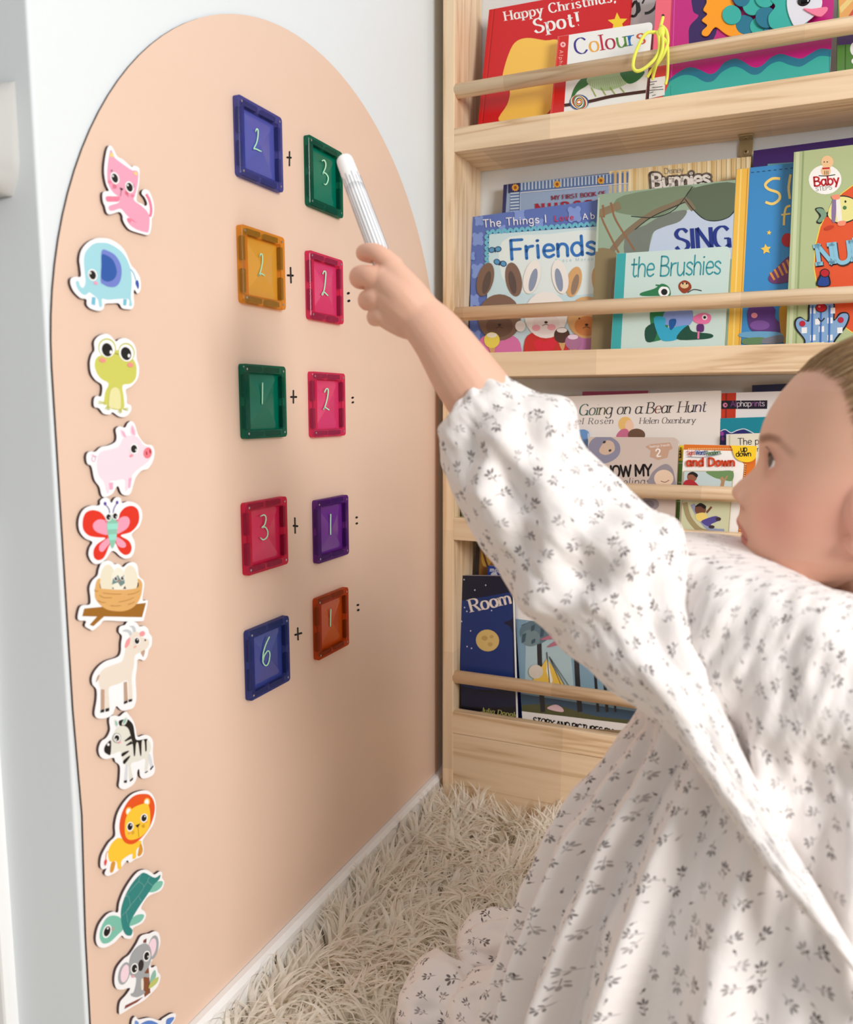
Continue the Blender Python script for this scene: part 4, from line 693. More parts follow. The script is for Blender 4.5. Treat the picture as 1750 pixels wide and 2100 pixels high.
b = Book('small pale mint board book with teal spine, in front of the tree book', (1265, 520), (1498, 505.5), (1253, 716), 1, 0, 0.0138, (204, 226, 220), rad=0.006, spine=(54, 166, 168), art_frame=B4)
b.q((58, 170, 172), [(1440, 640), (1533, 640), (1482, 1560), (1380, 1560)], F=B3)
b.text('the Brushies', -65, 1145, 672, 1120, 158, (52, 152, 162), 'hand', 0.95, 0.1)
G1, G2 = (44, 126, 78), (24, 78, 60)
b.p(G1, [(20, 1275), (130, 1240), (190, 1200), (250, 1230), (258, 1300), (180, 1300), (30, 1300)]).e((250, 250, 250), 208, 1265, 46, 44).e((16, 20, 20), 210, 1268, 26, 26).l(G1, [(140, 1212), (240, 1222)], 12, smooth=False)
b.p((150, 62, 30), [(330, 1200), (375, 1172), (420, 1195), (430, 1240), (375, 1280), (330, 1245)]).e((226, 196, 150), 375, 1215, 34, 24).e((16, 12, 12), 362, 1200, 7, 7).e((16, 12, 12), 392, 1200, 7, 7).l((30, 24, 24), [(400, 1275), (450, 1248), (515, 1258)], 7)
b.p(G1, [(100, 1420), (230, 1410), (240, 1560), (200, 1650), (70, 1670), (100, 1560)]).p(G2, [(60, 1560), (160, 1520), (130, 1660), (62, 1668)]).p((136, 156, 216), [(225, 1420), (425, 1400), (420, 1535), (220, 1535)]).p((52, 170, 206), [(125, 1480), (220, 1480), (230, 1560), (410, 1540), (340, 1640), (240, 1670), (170, 1640)]).p((24, 88, 160), [(250, 1500), (305, 1490), (300, 1540), (260, 1580)])
b.p(G2, [(310, 1650), (400, 1540), (440, 1590), (590, 1610), (600, 1640), (500, 1655)]).p((232, 120, 170), [(450, 1470), (520, 1440), (590, 1460), (575, 1520), (500, 1530), (448, 1505)]).e((250, 240, 246), 540, 1475, 22, 22).e((16, 12, 12), 540, 1476, 12, 12).p((96, 40, 110), [(480, 1535), (530, 1535), (530, 1590), (480, 1590)]).l((232, 120, 170), [(490, 1590), (488, 1650)], 16, smooth=False).done()
b = Book('purple picture book standing against the wall behind the yellow-spined book', (1546, 309), (1900, 262), (1543, 345), 1, 3, 0.012, (66, 40, 110), art_frame=B4, hard=True); b.done()
b = Book('teal-topped thin book between the purple book and the blue book', (1575, 336), (1700, 328), (1573, 350), 1, 2, 0.009, (110, 170, 178), art_frame=B4); b.done()
b = Book('bright blue book with a yellow spine and patchwork toy animals, on the second row', (1511, 347), (1700, 331), (1492, 706), 1, 1, 0.0105, (62, 142, 204), spine=(244, 190, 76), art_frame=B4, hard=True)
b.q((246, 194, 80), [(780, 240), (908, 240), (832, 1720), (700, 1720)]).l((214, 148, 44), [(892, 262), (820, 1710)], 8, smooth=False).l((252, 220, 130), [(838, 262), (772, 1710)], 12, smooth=False)
for i in range(8): b.l((24, 60, 100), [(918 + 46 * i, 294 - 5 * i), (942 + 46 * i, 292 - 5 * i)], 6, smooth=False)
b.l((248, 214, 120), [(1155, 345), (1090, 345), (1035, 390), (1060, 430), (1140, 460), (1150, 510), (1095, 550), (1035, 535)], 22).l((248, 214, 120), [(1240, 310), (1225, 420), (1235, 510)], 20).l((248, 214, 120), [(1240, 565), (1205, 580), (1190, 640), (1185, 725)], 18).l((248, 214, 120), [(1165, 640), (1240, 630)], 14, smooth=False)
b.put(star(1065, 785, 22, 8), (246, 206, 90), B4); b.put(star(1040, 920, 44, -8, .5), (246, 206, 90), B4)
b.e((186, 30, 36), 1215, 845, 48, 56).p((120, 62, 116), [(1060, 1150), (1110, 1090), (1220, 980), (1260, 1010), (1260, 1160), (1150, 1200), (1080, 1190)])
for i in range(5): b.l((226, 150, 70), [(1075 + 34 * i, 1110 - 26 * i), (1110 + 34 * i, 1170 - 18 * i)], 18, smooth=False)
b.p((96, 58, 130), [(900, 1400), (1000, 1340), (1110, 1400), (1115, 1480), (1170, 1540), (1140, 1610), (1040, 1610), (920, 1580), (890, 1480)]).e((128, 84, 160), 990, 1540, 80, 40).e((226, 140, 150), 945, 1460, 26, 22).p((206, 150, 50), [(1150, 1400), (1230, 1350), (1230, 1680), (1170, 1650)])
b.p((110, 170, 210), [(840, 1600), (1000, 1590), (1150, 1600), (1150, 1640), (850, 1640)]).p((104, 140, 96), [(860, 1650), (1020, 1640), (1020, 1690), (860, 1695)]).p((130, 128, 140), [(1020, 1650), (1170, 1620), (1170, 1680), (1020, 1690)]).done()
b = Book('pale green padded book with orange circle and checked toy on its cover', (1629, 312), (1960, 275), (1612, 703), 1, 0, 0.0145, (182, 196, 146), art_frame=B4, hard=True)
b.l((206, 216, 174), [(1300, 125), (1240, 1690)], 28, smooth=False).l((150, 166, 116), [(1345, 120), (1285, 1690)], 14, smooth=False)
b.e((238, 218, 90), 1960, 980, 532, 665, 8).e((226, 88, 44), 1966, 980, 528, 660, 8)
b.e((250, 248, 244), 1522, 352, 134, 120).text('Baby', 1430, 405, 1640, 385, 72, (196, 30, 44), 'round', 1.9).text('STEPS', 1445, 446, 1582, 430, 32, (50, 46, 46), 'round', 1.0)
b.e((244, 200, 150), 1540, 208, 50, 52).e((244, 200, 150), 1528, 282, 40, 42).l((40, 30, 28), [(1470, 320), (1530, 322), (1605, 312)], 7).l((200, 40, 50), [(1500, 262), (1560, 258)], 14, smooth=False)
for x in (1515, 1540): b.e((30, 26, 26), x, 208, 5, 5)
for x in (1518, 1532, 1546): b.l((60, 40, 30), [(x, 280), (x, 312)], 4, smooth=False)
b.p((36, 34, 36), [(1440, 590), (1500, 580), (1540, 620), (1600, 500), (1700, 485), (1800, 540), (1820, 610), (1740, 690), (1620, 710), (1530, 650), (1490, 710), (1450, 700), (1475, 650)]).p((126, 160, 130), [(1450, 595), (1500, 590), (1535, 640), (1490, 698), (1460, 690), (1490, 645)]).p((236, 230, 150), [(1600, 510), (1700, 495), (1800, 545), (1812, 605), (1740, 680), (1620, 700), (1545, 640)]).p((140, 118, 160), [(1580, 525), (1612, 512), (1605, 690), (1575, 680)]).p((244, 240, 230), [(1612, 512), (1640, 506), (1660, 690), (1625, 697)]).e((30, 26, 26), 1688, 532, 8, 10).e((80, 130, 80), 1682, 582, 16, 16)
b.p((244, 150, 120), [(1575, 485), (1635, 475), (1640, 510), (1590, 515)]).p((244, 150, 120), [(1630, 695), (1690, 690), (1680, 725), (1630, 728)]).e((196, 62, 34), 1555, 745, 42, 16, -18)
b.text('NURSERY', 1466, 1066, 2400, 950, 178, (60, 44, 44), 'slab', 2.3).text('NURSERY', 1460, 1056, 2394, 940, 176, (140, 196, 220), 'slab', 1.9)
K = (24, 22, 30)
b.p(K, [(1450, 1215), (1490, 1110), (1540, 1100), (1565, 1215)]).p((34, 70, 150), [(1462, 1210), (1500, 1125), (1535, 1120), (1552, 1210)]).e(K, 1520, 1115, 40, 36).e((190, 30, 46), 1520, 1115, 33, 29)
b.p(K, [(1380, 1500), (1385, 1370), (1440, 1330), (1550, 1325), (1600, 1370), (1600, 1490), (1640, 1440), (1700, 1435), (1722, 1480), (1690, 1560), (1600, 1680), (1600, 1740), (1360, 1740), (1350, 1660), (1280, 1570), (1275, 1500), (1320, 1470)]).p((134, 172, 214), [(1392, 1510), (1398, 1380), (1440, 1345), (1550, 1338), (1590, 1375), (1590, 1505), (1650, 1450), (1700, 1447), (1710, 1480), (1680, 1550), (1590, 1670), (1590, 1740), (1370, 1740), (1362, 1660), (1292, 1565), (1288, 1505), (1325, 1482)])
for x, y in ((1400, 1400), (1470, 1550), (1400, 1620), (1540, 1620), (1330, 1560), (1540, 1480), (1470, 1680), (1620, 1560), (1440, 1490), (1560, 1400)): b.q((240, 242, 244), [(x, y), (x + 44, y - 3), (x + 44, y + 44), (x, y + 47)])
for x in (1420, 1490, 1560): b.l((60, 110, 190), [(x, 1380), (x - 6, 1700)], 14, smooth=False)
b.e(K, 1490, 1400, 48, 36).e((190, 24, 40), 1490, 1400, 42, 31).e((240, 150, 150), 1475, 1390, 10, 8).e((190, 30, 56), 1337, 1528, 24, 24).e((190, 30, 56), 1650, 1498, 24, 24).l(K, [(1468, 1482), (1490, 1510), (1518, 1482)], 8).e((240, 238, 150), 1460, 1740, 190, 60).done()

# ---- third row
def S3(label, TL, TR, BL, layer, t, rgb, **k): return Book(label, TL, TR, BL, 2, layer, t, rgb, art_frame=B5, **k)
b = S3('wide cream landscape book with dark italic lettering, at the back of the third row', (1105, 815), (1479, 801), (1104, 900), 2, 0.0105, (236, 230, 224))
b.text("We're Going on a Bear Hunt", -120, 275, 872, 246, 66, 0, 'serif', 1.15, .22, cols=[(70, 60, 100), (60, 60, 70), (40, 40, 44), (40, 40, 44), (40, 40, 44), (40, 40, 44), (30, 90, 90), (70, 90, 90), (70, 96, 70), (80, 80, 40), (60, 60, 60), (60, 60, 60), (50, 50, 50), (50, 50, 50), (50, 50, 50), (50, 50, 50), (170, 120, 80), (40, 40, 40), (120, 60, 40), (40, 36, 40), (60, 46, 46), (60, 46, 46), (60, 46, 46), (44, 40, 44)])
b.text('Michael Rosen', -60, 322, 318, 318, 36, (96, 90, 92), 'serif', 1.2, .18).text('Helen Oxenbury', 470, 318, 806, 314, 36, (96, 90, 92), 'serif', 1.2, .18)
b.e((236, 196, 116), 388, 320, 42, 44).e((244, 206, 180), 412, 330, 26, 34).p((206, 112, 146), [(335, 400), (360, 355), (400, 352), (420, 410)]).e((110, 80, 60), 455, 385, 52, 38).done()
b = S3('dark pink book just showing above the cream landscape book', (1195, 803), (1330, 801), (1194, 830), 3, 0.010, (146, 58, 92)); b.done()
b = S3('pale blue board book with a small oval bird badge, behind the raised sleeve', (1096, 888), (1205, 880), (1094, 960), 1, 0.0105, (104, 150, 206), rad=0.006)
b.e((24, 24, 26), 104, 408, 22, 28).e((240, 196, 60), 104, 408, 19, 25).p((16, 16, 18), [(92, 430), (98, 395), (112, 390), (116, 405), (106, 432)]).done()
b = S3('pinkish beige board book with a hooded baby, centre of the third row', (1207, 896), (1392, 898), (1200, 1060), 0, 0.0138, (206, 190, 180), rad=0.008)
b.p((140, 138, 160), [(160, 540), (170, 440), (220, 395), (300, 398), (352, 440), (352, 500), (300, 545), (220, 560)]).p((206, 180, 160), [(230, 480), (270, 420), (315, 430), (322, 480), (270, 505)]).e((60, 50, 50), 262, 428, 10, 7, -30).e((60, 50, 50), 296, 478, 9, 7, -30)
b.q((196, 160, 136), [(508, 455), (540, 440), (655, 430), (672, 465), (650, 478), (640, 520), (585, 535), (535, 515), (540, 478)]).text('2', 570, 515, 602, 512, 44, (246, 242, 238), 'round', 1.6).text('feelings friends', 532, 462, 655, 450, 14, (240, 230, 224), 'round', 1.2)
b.text('I KNOW MY', 180, 640, 548, 626, 64, (18, 16, 16), 'round', 2.0).text('Feelings', 300, 690, 540, 682, 44, (70, 66, 70), 'hand', 0.7, .15)
b.p((150, 142, 150), [(520, 690), (550, 610), (620, 560), (660, 575), (680, 620), (690, 720), (620, 760), (540, 750)]).e((232, 204, 178), 618, 645, 58, 52).l((110, 80, 60), [(600, 660), (625, 668), (650, 655)], 4).e((150, 140, 146), 530, 800, 60, 40).e((120, 112, 120), 525, 800, 36, 26).done()
b = S3('thin reader with a green border, mostly covered by the orange reader', (1362, 913), (1412, 913), (1356, 1060), 1, 0.004, (124, 180, 72))
b.q((250, 214, 40), [(600, 440), (800, 440), (800, 530), (760, 545), (600, 520)]).text('u', 704, 484, 724, 484, 36, BK, 'round', 1.8).text('d', 702, 520, 724, 520, 32, BK, 'round', 1.8).l(WH, [(600, 556), (780, 552)], 4, smooth=False).l(WH, [(600, 670), (780, 668)], 4, smooth=False).l(WH, [(600, 785), (780, 782)], 4, smooth=False).l(WH, [(600, 905), (780, 905)], 5, smooth=False).done()
b = S3('thin white reader with orange border and a slide picture, beside the face', (1403, 911), (1553, 911), (1392, 1094), 0, 0.004, (248, 246, 242), dy=-0.0008)
b.q((222, 116, 34), [(600, 430), (1300, 430), (1300, 1000), (1060, 1000), (1098, 560), (1035, 480), (600, 470)])
for i in range(26): b.q((250, 220, 150), [(765 + 10.5 * i, 464), (770 + 10.5 * i, 464), (770 + 10.5 * i, 472), (765 + 10.5 * i, 472)])
for i in range(34): b.q((250, 220, 150), [(1103 - i * 1.1, 560 + 13 * i), (1112 - i * 1.1, 560 + 13 * i), (1112 - i * 1.1, 566 + 13 * i), (1103 - i * 1.1, 566 + 13 * i)])
b.q((222, 116, 34), [(1113, 560), (1300, 560), (1300, 1010), (1075, 1010)])
b.p((252, 210, 40), [(1030, 436), (1180, 436), (1178, 500), (1150, 540), (1100, 548), (1050, 525), (1028, 470)]).text('up', 1078, 486, 1118, 484, 34, BK, 'round', 1.7).text('down', 1050, 514, 1142, 512, 30, BK, 'round', 1.7)
b.text('Sight ', 758, 506, 812, 502, 24, (196, 50, 44), 'round', 1.6).text('Word ', 810, 504, 874, 502, 26, (44, 74, 150), 'round', 2).text('Readers', 872, 508, 960, 500, 26, (60, 110, 70), 'round', 1.8).l((140, 150, 170), [(760, 515), (860, 518), (965, 498)], 4)
b.text('and Down', 752, 570, 1046, 570, 46, (206, 66, 24), 'round', 2.4)
b.q((186, 176, 130), [(738, 600), (1036, 600), (1008, 974), (716, 952)]).q((196, 214, 216), [(742, 604), (1030, 604), (1018, 790), (732, 790)]).q((208, 212, 176), [(730, 780), (1018, 770), (1003, 970), (720, 948)])
b.p((110, 146, 92), [(870, 606), (940, 602), (1030, 602), (1026, 660), (960, 650), (920, 640)]).l((176, 140, 104), [(965, 700), (972, 660), (960, 640)], 22).l((176, 140, 104), [(972, 670), (1000, 630)], 10).e((150, 92, 66), 788, 636, 30, 30).p((24, 18, 18), [(760, 625), (790, 605), (822, 622), (815, 640), (790, 622)]).p((176, 40, 48), [(742, 700), (745, 660), (790, 655), (830, 690), (840, 700)])
b.l((166, 152, 110), [(745, 790), (770, 880), (830, 950), (900, 970)], 30).l((150, 160, 190), [(790, 800), (840, 890), (900, 950), (980, 960)], 26).e((120, 76, 58), 838, 830, 34, 34).p((20, 16, 18), [(806, 815), (838, 792), (872, 812), (862, 828), (838, 812)]).p((240, 216, 120), [(810, 860), (860, 850), (880, 880), (850, 905), (815, 890)]).p((84, 74, 150), [(850, 895), (930, 870), (950, 895), (900, 920), (920, 935), (880, 930), (850, 912)]).l((120, 76, 58), [(875, 850), (905, 815)], 12).e((60, 46, 50), 945, 888, 16, 12).e((60, 46, 50), 905, 935, 18, 10).done()
b = S3('white book with red spine and black name strip, at the back behind the face', (1480, 806), (1680, 800), (1479, 850), 3, 0.0125, (238, 238, 240), spine=(190, 40, 24), hard=True)
b.q((200, 56, 28), [(950, 100), (1052, 100), (1046, 330), (940, 330)]).l((150, 34, 20), [(992, 120), (988, 330)], 10, smooth=False).q((24, 20, 40), [(950, 180), (1238, 178), (1236, 229), (950, 230)]).text('Alphaprints', 1018, 215, 1222, 212, 34, 0, 'round', 1.0, cols=[(140, 70, 150), (160, 80, 150), (220, 210, 230), (230, 230, 235), (236, 236, 240), (230, 220, 236), (150, 90, 160), (150, 90, 160), (180, 130, 190), (200, 180, 210), (220, 210, 230)]).e((220, 130, 160), 985, 206, 14, 14).e((24, 20, 40), 988, 206, 6, 5).done()
b = S3('teal book with a dark blue wave, behind the cream title book', (1478, 858), (1660, 852), (1477, 900), 2, 0.008, (14, 136, 156), dy=0.0012)
b.p((40, 36, 110), [(940, 370), (980, 352), (1020, 372), (1060, 360), (1100, 352), (1150, 375), (1300, 380), (1300, 480), (940, 480)]).l((224, 228, 240), [(950, 366), (985, 352), (1020, 372), (1060, 356), (1105, 350), (1160, 378)], 5).e((150, 60, 150), 966, 378, 10, 14).e((150, 60, 150), 970, 408, 10, 12).done()
b = S3('cream book with plain black lettering, beside the brow of the face', (1490, 890.5), (1690, 884), (1488, 960), 1, 0.0105, (230, 224, 206), hard=True)
b.text('The p', 1060, 444, 1190, 440, 38, (26, 24, 26), 'round', 1.1).l((200, 194, 172), [(1012, 385), (1008, 600)], 8, smooth=False).text('r', 1176, 484, 1190, 483, 30, (26, 24, 26), 'round', 1.1).done()
b = S3('navy book at the very back, showing above the white book', (1543, 790), (1680, 784), (1542, 830), 3, 0.006, (34, 44, 92), dy=0.0135); b.done()
b = S3('green book at the left end of the third row, behind the sleeve', (948, 905), (1080, 905), (947, 1058), 0, 0.010, (90, 122, 66), spine=(30, 30, 26), hard=True); b.done()

# ---- bottom row
def S4(label, TL, TR, BL, layer, t, rgb, **k): return Book(label, TL, TR, BL, 3, layer, t, rgb, art_frame=B6, **k)
b = S4('midnight blue picture book with a full moon, left of the bottom row', (938, 1180), (1051, 1188), (946.5, 1458), 0, 0.0105, (22, 48, 110), slope=0.08)
b.q((14, 20, 46), [(180, 470), (640, 480), (640, 600), (190, 680)]).q((12, 14, 26), [(210, 1300), (680, 1330), (680, 1600), (210, 1560)]).p((16, 24, 54), [(200, 1290), (300, 1300), (450, 1330), (560, 1240), (680, 1250), (680, 1420), (200, 1420)])
b.p((14, 22, 52), [(590, 600), (640, 600), (680, 1300), (610, 1240), (600, 900), (540, 830), (600, 790)])
b.e((206, 178, 110), 421, 957, 84, 78, 15).e((182, 152, 90), 400, 940, 22, 18).e((184, 154, 92), 440, 985, 18, 15).e((184, 154, 92), 450, 930, 14, 12).text('Room', 300, 755, 602, 690, 92, (226, 214, 206), 'serif', 1.7, -.05)
for x, y in ((253, 520), (220, 610), (330, 595), (235, 820), (273, 748), (300, 888), (450, 742), (307, 1013), (408, 560), (480, 705), (257, 720), (275, 1000)): b.e((210, 214, 232), x, y, 4.5, 5)
b.text('Julia Donaldson', 372, 1470, 720, 1520, 34, (190, 186, 110), 'serif', 1.6).done()
b = S4('white-bordered picture book with trees and a yellow sailboat, partly behind the dress', (1054, 1212), (1400, 1248), (1072, 1475), 1, 0.0105, (232, 228, 224), slope=0.08)
b.q((124, 156, 176), [(600, 798), (1700, 940), (1700, 1600), (600, 1450)]).q((166, 190, 196), [(700, 820), (1000, 860), (1040, 1290), (690, 1260)])
b.q((60, 86, 110), [(600, 1330), (1700, 1500), (1700, 1640), (600, 1500)]).p((84, 86, 52), [(600, 1430), (900, 1420), (1200, 1500), (1700, 1560), (1700, 1640), (600, 1480)])
for x0, w in ((800, 34), (1065, 36), (1195, 20), (1260, 22), (1320, 16)): b.l((40, 40, 44), [(x0 - 10, 900), (x0, 1200), (x0 + 20, 1470)], w)
b.e((92, 116, 128), 760, 900, 110, 86).e((112, 134, 140), 730, 940, 70, 60)
for i in range(30): b.l((60, 84, 98), [(665 + (i * 67) % 200, 850 + (i * 41) % 130), (690 + (i * 67) % 200, 838 + (i * 41) % 130)], 6, smooth=False)
b.p((176, 104, 124), [(805, 945), (900, 910), (980, 915), (920, 940), (830, 952)]).p((176, 104, 124), [(850, 1005), (930, 950), (1010, 960), (940, 985)])
b.q((222, 184, 78), [(845, 1090), (880, 1130), (985, 1300), (735, 1260)]).q((228, 226, 214), [(850, 1080), (890, 1240), (880, 1285), (845, 1180)]).l((50, 46, 44), [(848, 1040), (870, 1290)], 6, smooth=False)
for x in (960, 990, 1020): b.l((60, 56, 52), [(865, 1070), (x, 1300)], 4, smooth=False)
b.e((210, 200, 186), 770, 1180, 52, 50).p((222, 190, 196), [(850, 1440), (910, 1415), (960, 1440), (965, 1468), (900, 1460)]).l((226, 226, 226), [(1080, 1100), (1150, 1110), (1200, 1090)], 16)
b.text('WHERE', 698, 772, 1300, 850, 96, (20, 18, 18), 'slab', 2.2).q((236, 232, 228), [(600, 1455), (1700, 1585), (1700, 1700), (600, 1600)])
b.text('STORY AND PICTURES BY', 745, 1550, 1318, 1635, 44, (22, 20, 20), 'slab', 2.2).done()
b = S4('dark book with a golden brown picture at the back of the bottom row', (978, 1100), (1090, 1110), (976, 1180), 3, 0.010, (40, 34, 40), slope=0.08)
b.q((150, 104, 40), [(370, 200), (700, 220), (700, 700), (350, 700)]).p((206, 160, 70), [(380, 300), (430, 260), (470, 340), (420, 430), (380, 400)]).l((90, 56, 24), [(380, 280), (420, 420), (470, 470)], 14).done()
b = S4('bright blue book with white lettering peeking over the midnight blue book', (1001, 1160), (1110, 1170), (1000, 1182), 2, 0.009, (28, 60, 150), slope=0.08)
b.text('max', 436, 462, 520, 470, 30, (220, 224, 236), 'slab', 2).e((206, 210, 220), 468, 488, 24, 22).done()
# ------------------------------------------------------------------ the child: one continuous skin surface, then eyes, hair and dress as its children
YH = 0.665                                        # middle plane of the head, faces the left wall
person = empty('person', (0.56, 0.66, 0.06)); tag(person, 'kneeling child in a white floral dress, arm raised toward the peach board', 'person')
def interp(x, xs, ys): return float(np.interp(x, xs, ys))
def H(px, py): p = at(px, py, YH); return p.x, p.z
# rows of the head: pixel row, front (no nose/lips), back, half width
rows = [(1196, 1600, 1690, .006), (1192, 1575, 1712, .019), (1182, 1552, 1740, .030), (1160, 1537, 1775, .042), (1140, 1533, 1815, .049), (1120, 1532, 1855, .0545), (1080, 1531, 1930, .060), (1034, 1533, 1985, .0635), (1005, 1541, 2005, .065), (985, 1546, 2015, .0655), (957, 1551, 2025, .0655), (935, 1556, 2032, .066), (911, 1557, 2037, .067), (890, 1559, 2037, .068), (865, 1566, 2037, .0695), (841, 1578, 2035, .071), (805, 1601, 2025, .0715), (775, 1627, 2012, .070), (745, 1664, 1995, .066), (722, 1708, 1972, .059), (698, 1762, 1942, .047), (676, 1812, 1908, .028), (666, 1845, 1868, .006)]
RZ = [H(r[1], r[0])[1] for r in rows][::-1]       # descending rows -> z grows
RZ = RZ[::-1]; RF = [H(r[1], r[0])[0] for r in rows]; RB = [H(r[2], r[0])[0] for r in rows]; RW = [r[3] for r in rows]
full = [(950, 1551), (957, 1549.5), (973, 1534), (988, 1514), (1001, 1502.5), (1008, 1500), (1015, 1501.5), (1021, 1505), (1030, 1514.5), (1036, 1521), (1045, 1519), (1055, 1516), (1063, 1511), (1070, 1510), (1078, 1514), (1086, 1520), (1092, 1523.5), (1097, 1520), (1104, 1519.5), (1111, 1523), (1119, 1530), (1126, 1532)]
FZ = [H(p[1], p[0])[1] for p in full][::-1]; FX = [H(p[1], p[0])[0] for p in full][::-1]
zrow = lambda r: H(1530, r)[1]
def lat(z):      # how wide the midline relief spreads sideways
    return interp(z, [zrow(q) for q in (1126, 1104, 1070, 1045, 1036, 1018, 1000, 975, 955)], [.013, .0165, .0165, .012, .012, .0115, .0095, .0075, .006])
EYE = Vector(at(1612, 949, YH - .0295)); ER = 0.0115
def head_surface(nz=190, na=200):
    V = []
    zs = []
    z0, z1 = RZ[0] - .0005, RZ[-1] + .0006
    for i in range(nz + 1):
        t = i / nz; zs.append(z0 + (z1 - z0) * (0.5 - 0.5 * math.cos(math.pi * (0.06 + .88 * t)) - 0.00885) / (1 - 0.0177))
    for z in zs:
        xf, xb, w = interp(z, RZ, RF), interp(z, RZ, RB), interp(z, RZ, RW)
        row = []
        xc = xf + min((xb - xf) * .5, 0.075 if xb - xf > .12 else (xb - xf) * .5)
        for j in range(na):
            a = 2 * math.pi * j / na; ca, sa = math.cos(a), math.sin(a)
            ex = 2 / (2.35 if ca > 0 else 2.0)
            f = math.copysign(abs(ca) ** ex, ca); s = math.copysign(abs(sa) ** ex, sa)
            x = xc - f * (xc - xf) if ca > 0 else xc - f * (xb - xc)
            y = w * s
            if ca > 0 and FZ[0] < z < FZ[-1]:
                e = xf - interp(z, FZ, FX); L = lat(z)
                x -= e * math.exp(-(abs(y) / L) ** 2.4) * min(1, ca * 3)
            if ca > 0:
                P = Vector((x, YH + y, z))
                for sg in (-1, 1):
                    def g(px, py, yy, r): d = P - Vector((at(px, py, YH).x, YH + sg * yy, at(px, py, YH).z)); return math.exp(-d.length_squared / (r * r))
                    w_ = g(1531, 1022, .0105, .0052); x -= 0.0042 * w_; y += sg * .0034 * w_; w_ = g(1552, 1022, .0150, .0042); x += .0022 * w_; y -= sg * .0020 * w_            # wing of the nose
                    x += 0.0030 * g(1528, 1034, .0070, .0034)             # nostril
                    x += 0.0042 * g(1575, 948, .024, .0125)              # eye socket
                    x -= 0.0018 * g(1566, 906, .020, .009)               # brow
                    x += 0.0012 * g(1545, 1098, .0215, .0045)            # corner of the mouth
                    y += sg * 0.0035 * g(1600, 1040, .045, .022)         # cheek
                    P = Vector((x, YH + y, z))
            row.append(Vector((x, YH + y, z)))
        V.append(row)
    # eyelids: lay the skin over the eyeball and open an almond in it
    for row in V:
        for k, p in enumerate(row):
            for sg in (-1, 1):
                E = Vector((EYE.x, YH - sg * -1 * (EYE.y - YH) * -1, EYE.z)) if sg == 1 else EYE
                E = Vector((EYE.x, YH + sg * abs(EYE.y - YH), EYE.z))
                d = p - E; r = d.length
                if r < .0205 and d.x < .006:
                    n = d.normalized(); az = math.degrees(math.atan2(n.y * sg, -n.x)); el_ = math.degrees(math.asin(max(-1, min(1, n.z))))
                    t = (az - 14) / 46
                    if abs(t) < 1:
                        up = 30 * (1 - abs(t) ** 2.2) + 3; lo = -24 * (1 - abs(t) ** 2) + 1
                        if lo < el_ < up: row[k] = E + n * (ER - .0022); continue
                    want = ER + .0012
                    if r < want: row[k] = E + n * want
    return V
HEAD = head_surface()
M_SKINTMP = mat((220, 170, 150), 0.5, 'skin_tmp')
body = MB(); body.grid(HEAD, M_SKINTMP, True)
n = len(HEAD[0]); body.f.append(list(range(n))[::-1]); body.m.append(0); b0 = (len(HEAD) - 1) * n; body.f.append([b0 + j for j in range(n)]); body.m.append(0)
def chain(pts, rad, n=18, sub=6):
    """closed tapering limb with round ends"""
    P = catmull([tuple(p) for p in pts], False, sub) if len(pts) > 2 else [tuple(p) for p in pts]
    R = list(np.interp(np.linspace(0, 1, len(P)), np.linspace(0, 1, len(rad)), rad))
    P = [Vector(p) for p in P]; t0 = (P[0] - P[1]).normalized(); t1 = (P[-1] - P[-2]).normalized(); k = 5
    A = [P[0] + t0 * R[0] * math.sin(math.pi / 2 * i / k) for i in range(k, 0, -1)]; RA = [max(R[0] * math.cos(math.pi / 2 * i / k), 1e-4) for i in range(k, 0, -1)]
    Bq = [P[-1] + t1 * R[-1] * math.sin(math.pi / 2 * i / k) for i in range(1, k + 1)]; RB_ = [max(R[-1] * math.cos(math.pi / 2 * i / k), 1e-4) for i in range(1, k + 1)]
    body.tube(A + P + Bq, RA + R + RB_, M_SKINTMP, n)
# ear, neck, trunk, folded legs
ec = at(1795, 1064, .602); body.ball(ec, (.0165, .0065, .028), M_SKINTMP, 24, 16, (Vector((.95, .2, .25)).normalized(), Vector((-.2, 1, 0)).normalized(), Vector((-.25, 0, 1)).normalized()))
body.ball(at(1757, 1118, .6015), (.0062, .005, .0075), M_SKINTMP, 14, 10)
nk = at(1760, 1120, YH)
chain([nk + Vector((.008, 0, .01)), nk + Vector((.014, 0, -.03)), nk + Vector((.02, 0, -.07))], [.036, .033, .038], 28)
tc = Vector((nk.x + .025, YH, nk.z - .13))
chain([tc + Vector((0, -.05, .04)), tc + Vector((0, .05, .04))], [.042, .042], 20)
chain([tc + Vector((0, 0, .03)), tc + Vector((.005, 0, -.08)), tc + Vector((.03, 0, -.19))], [.066, .068, .078], 24)
for s in (-1, 1):
    chain([tc + Vector((.03, s * .045, -.20)), tc + Vector((-.05, s * .05, -.255)), tc + Vector((-.13, s * .05, -.305))], [.062, .052, .04], 20)
    chain([tc + Vector((-.13, s * .05, -.315)), tc + Vector((-.02, s * .055, -.325)), tc + Vector((.09, s * .055, -.33))], [.036, .034, .024], 18)
    chain([tc + Vector((.08, s * .055, -.33)), tc + Vector((.15, s * .055, -.335))], [.024, .016], 14)
# far arm, held down in front
chain([tc + Vector((0, .075, .04)), tc + Vector((-.03, .1, -.07)), tc + Vector((-.10, .09, -.14))], [.03, .026, .02], 16)
# raised arm
wr = at(868, 655, .590)
chain([tc + Vector((0, -.045, .02)), at(1400, 1270, .612), at(1240, 1130, .606), at(1075, 945, .608)], [.034, .032, .030, .027], 20)
chain([at(1075, 945, .608), at(1010, 850, .603), at(950, 765, .597), at(905, 698, .592), wr], [.0285, .0275, .0252, .0215, .0185], 24)
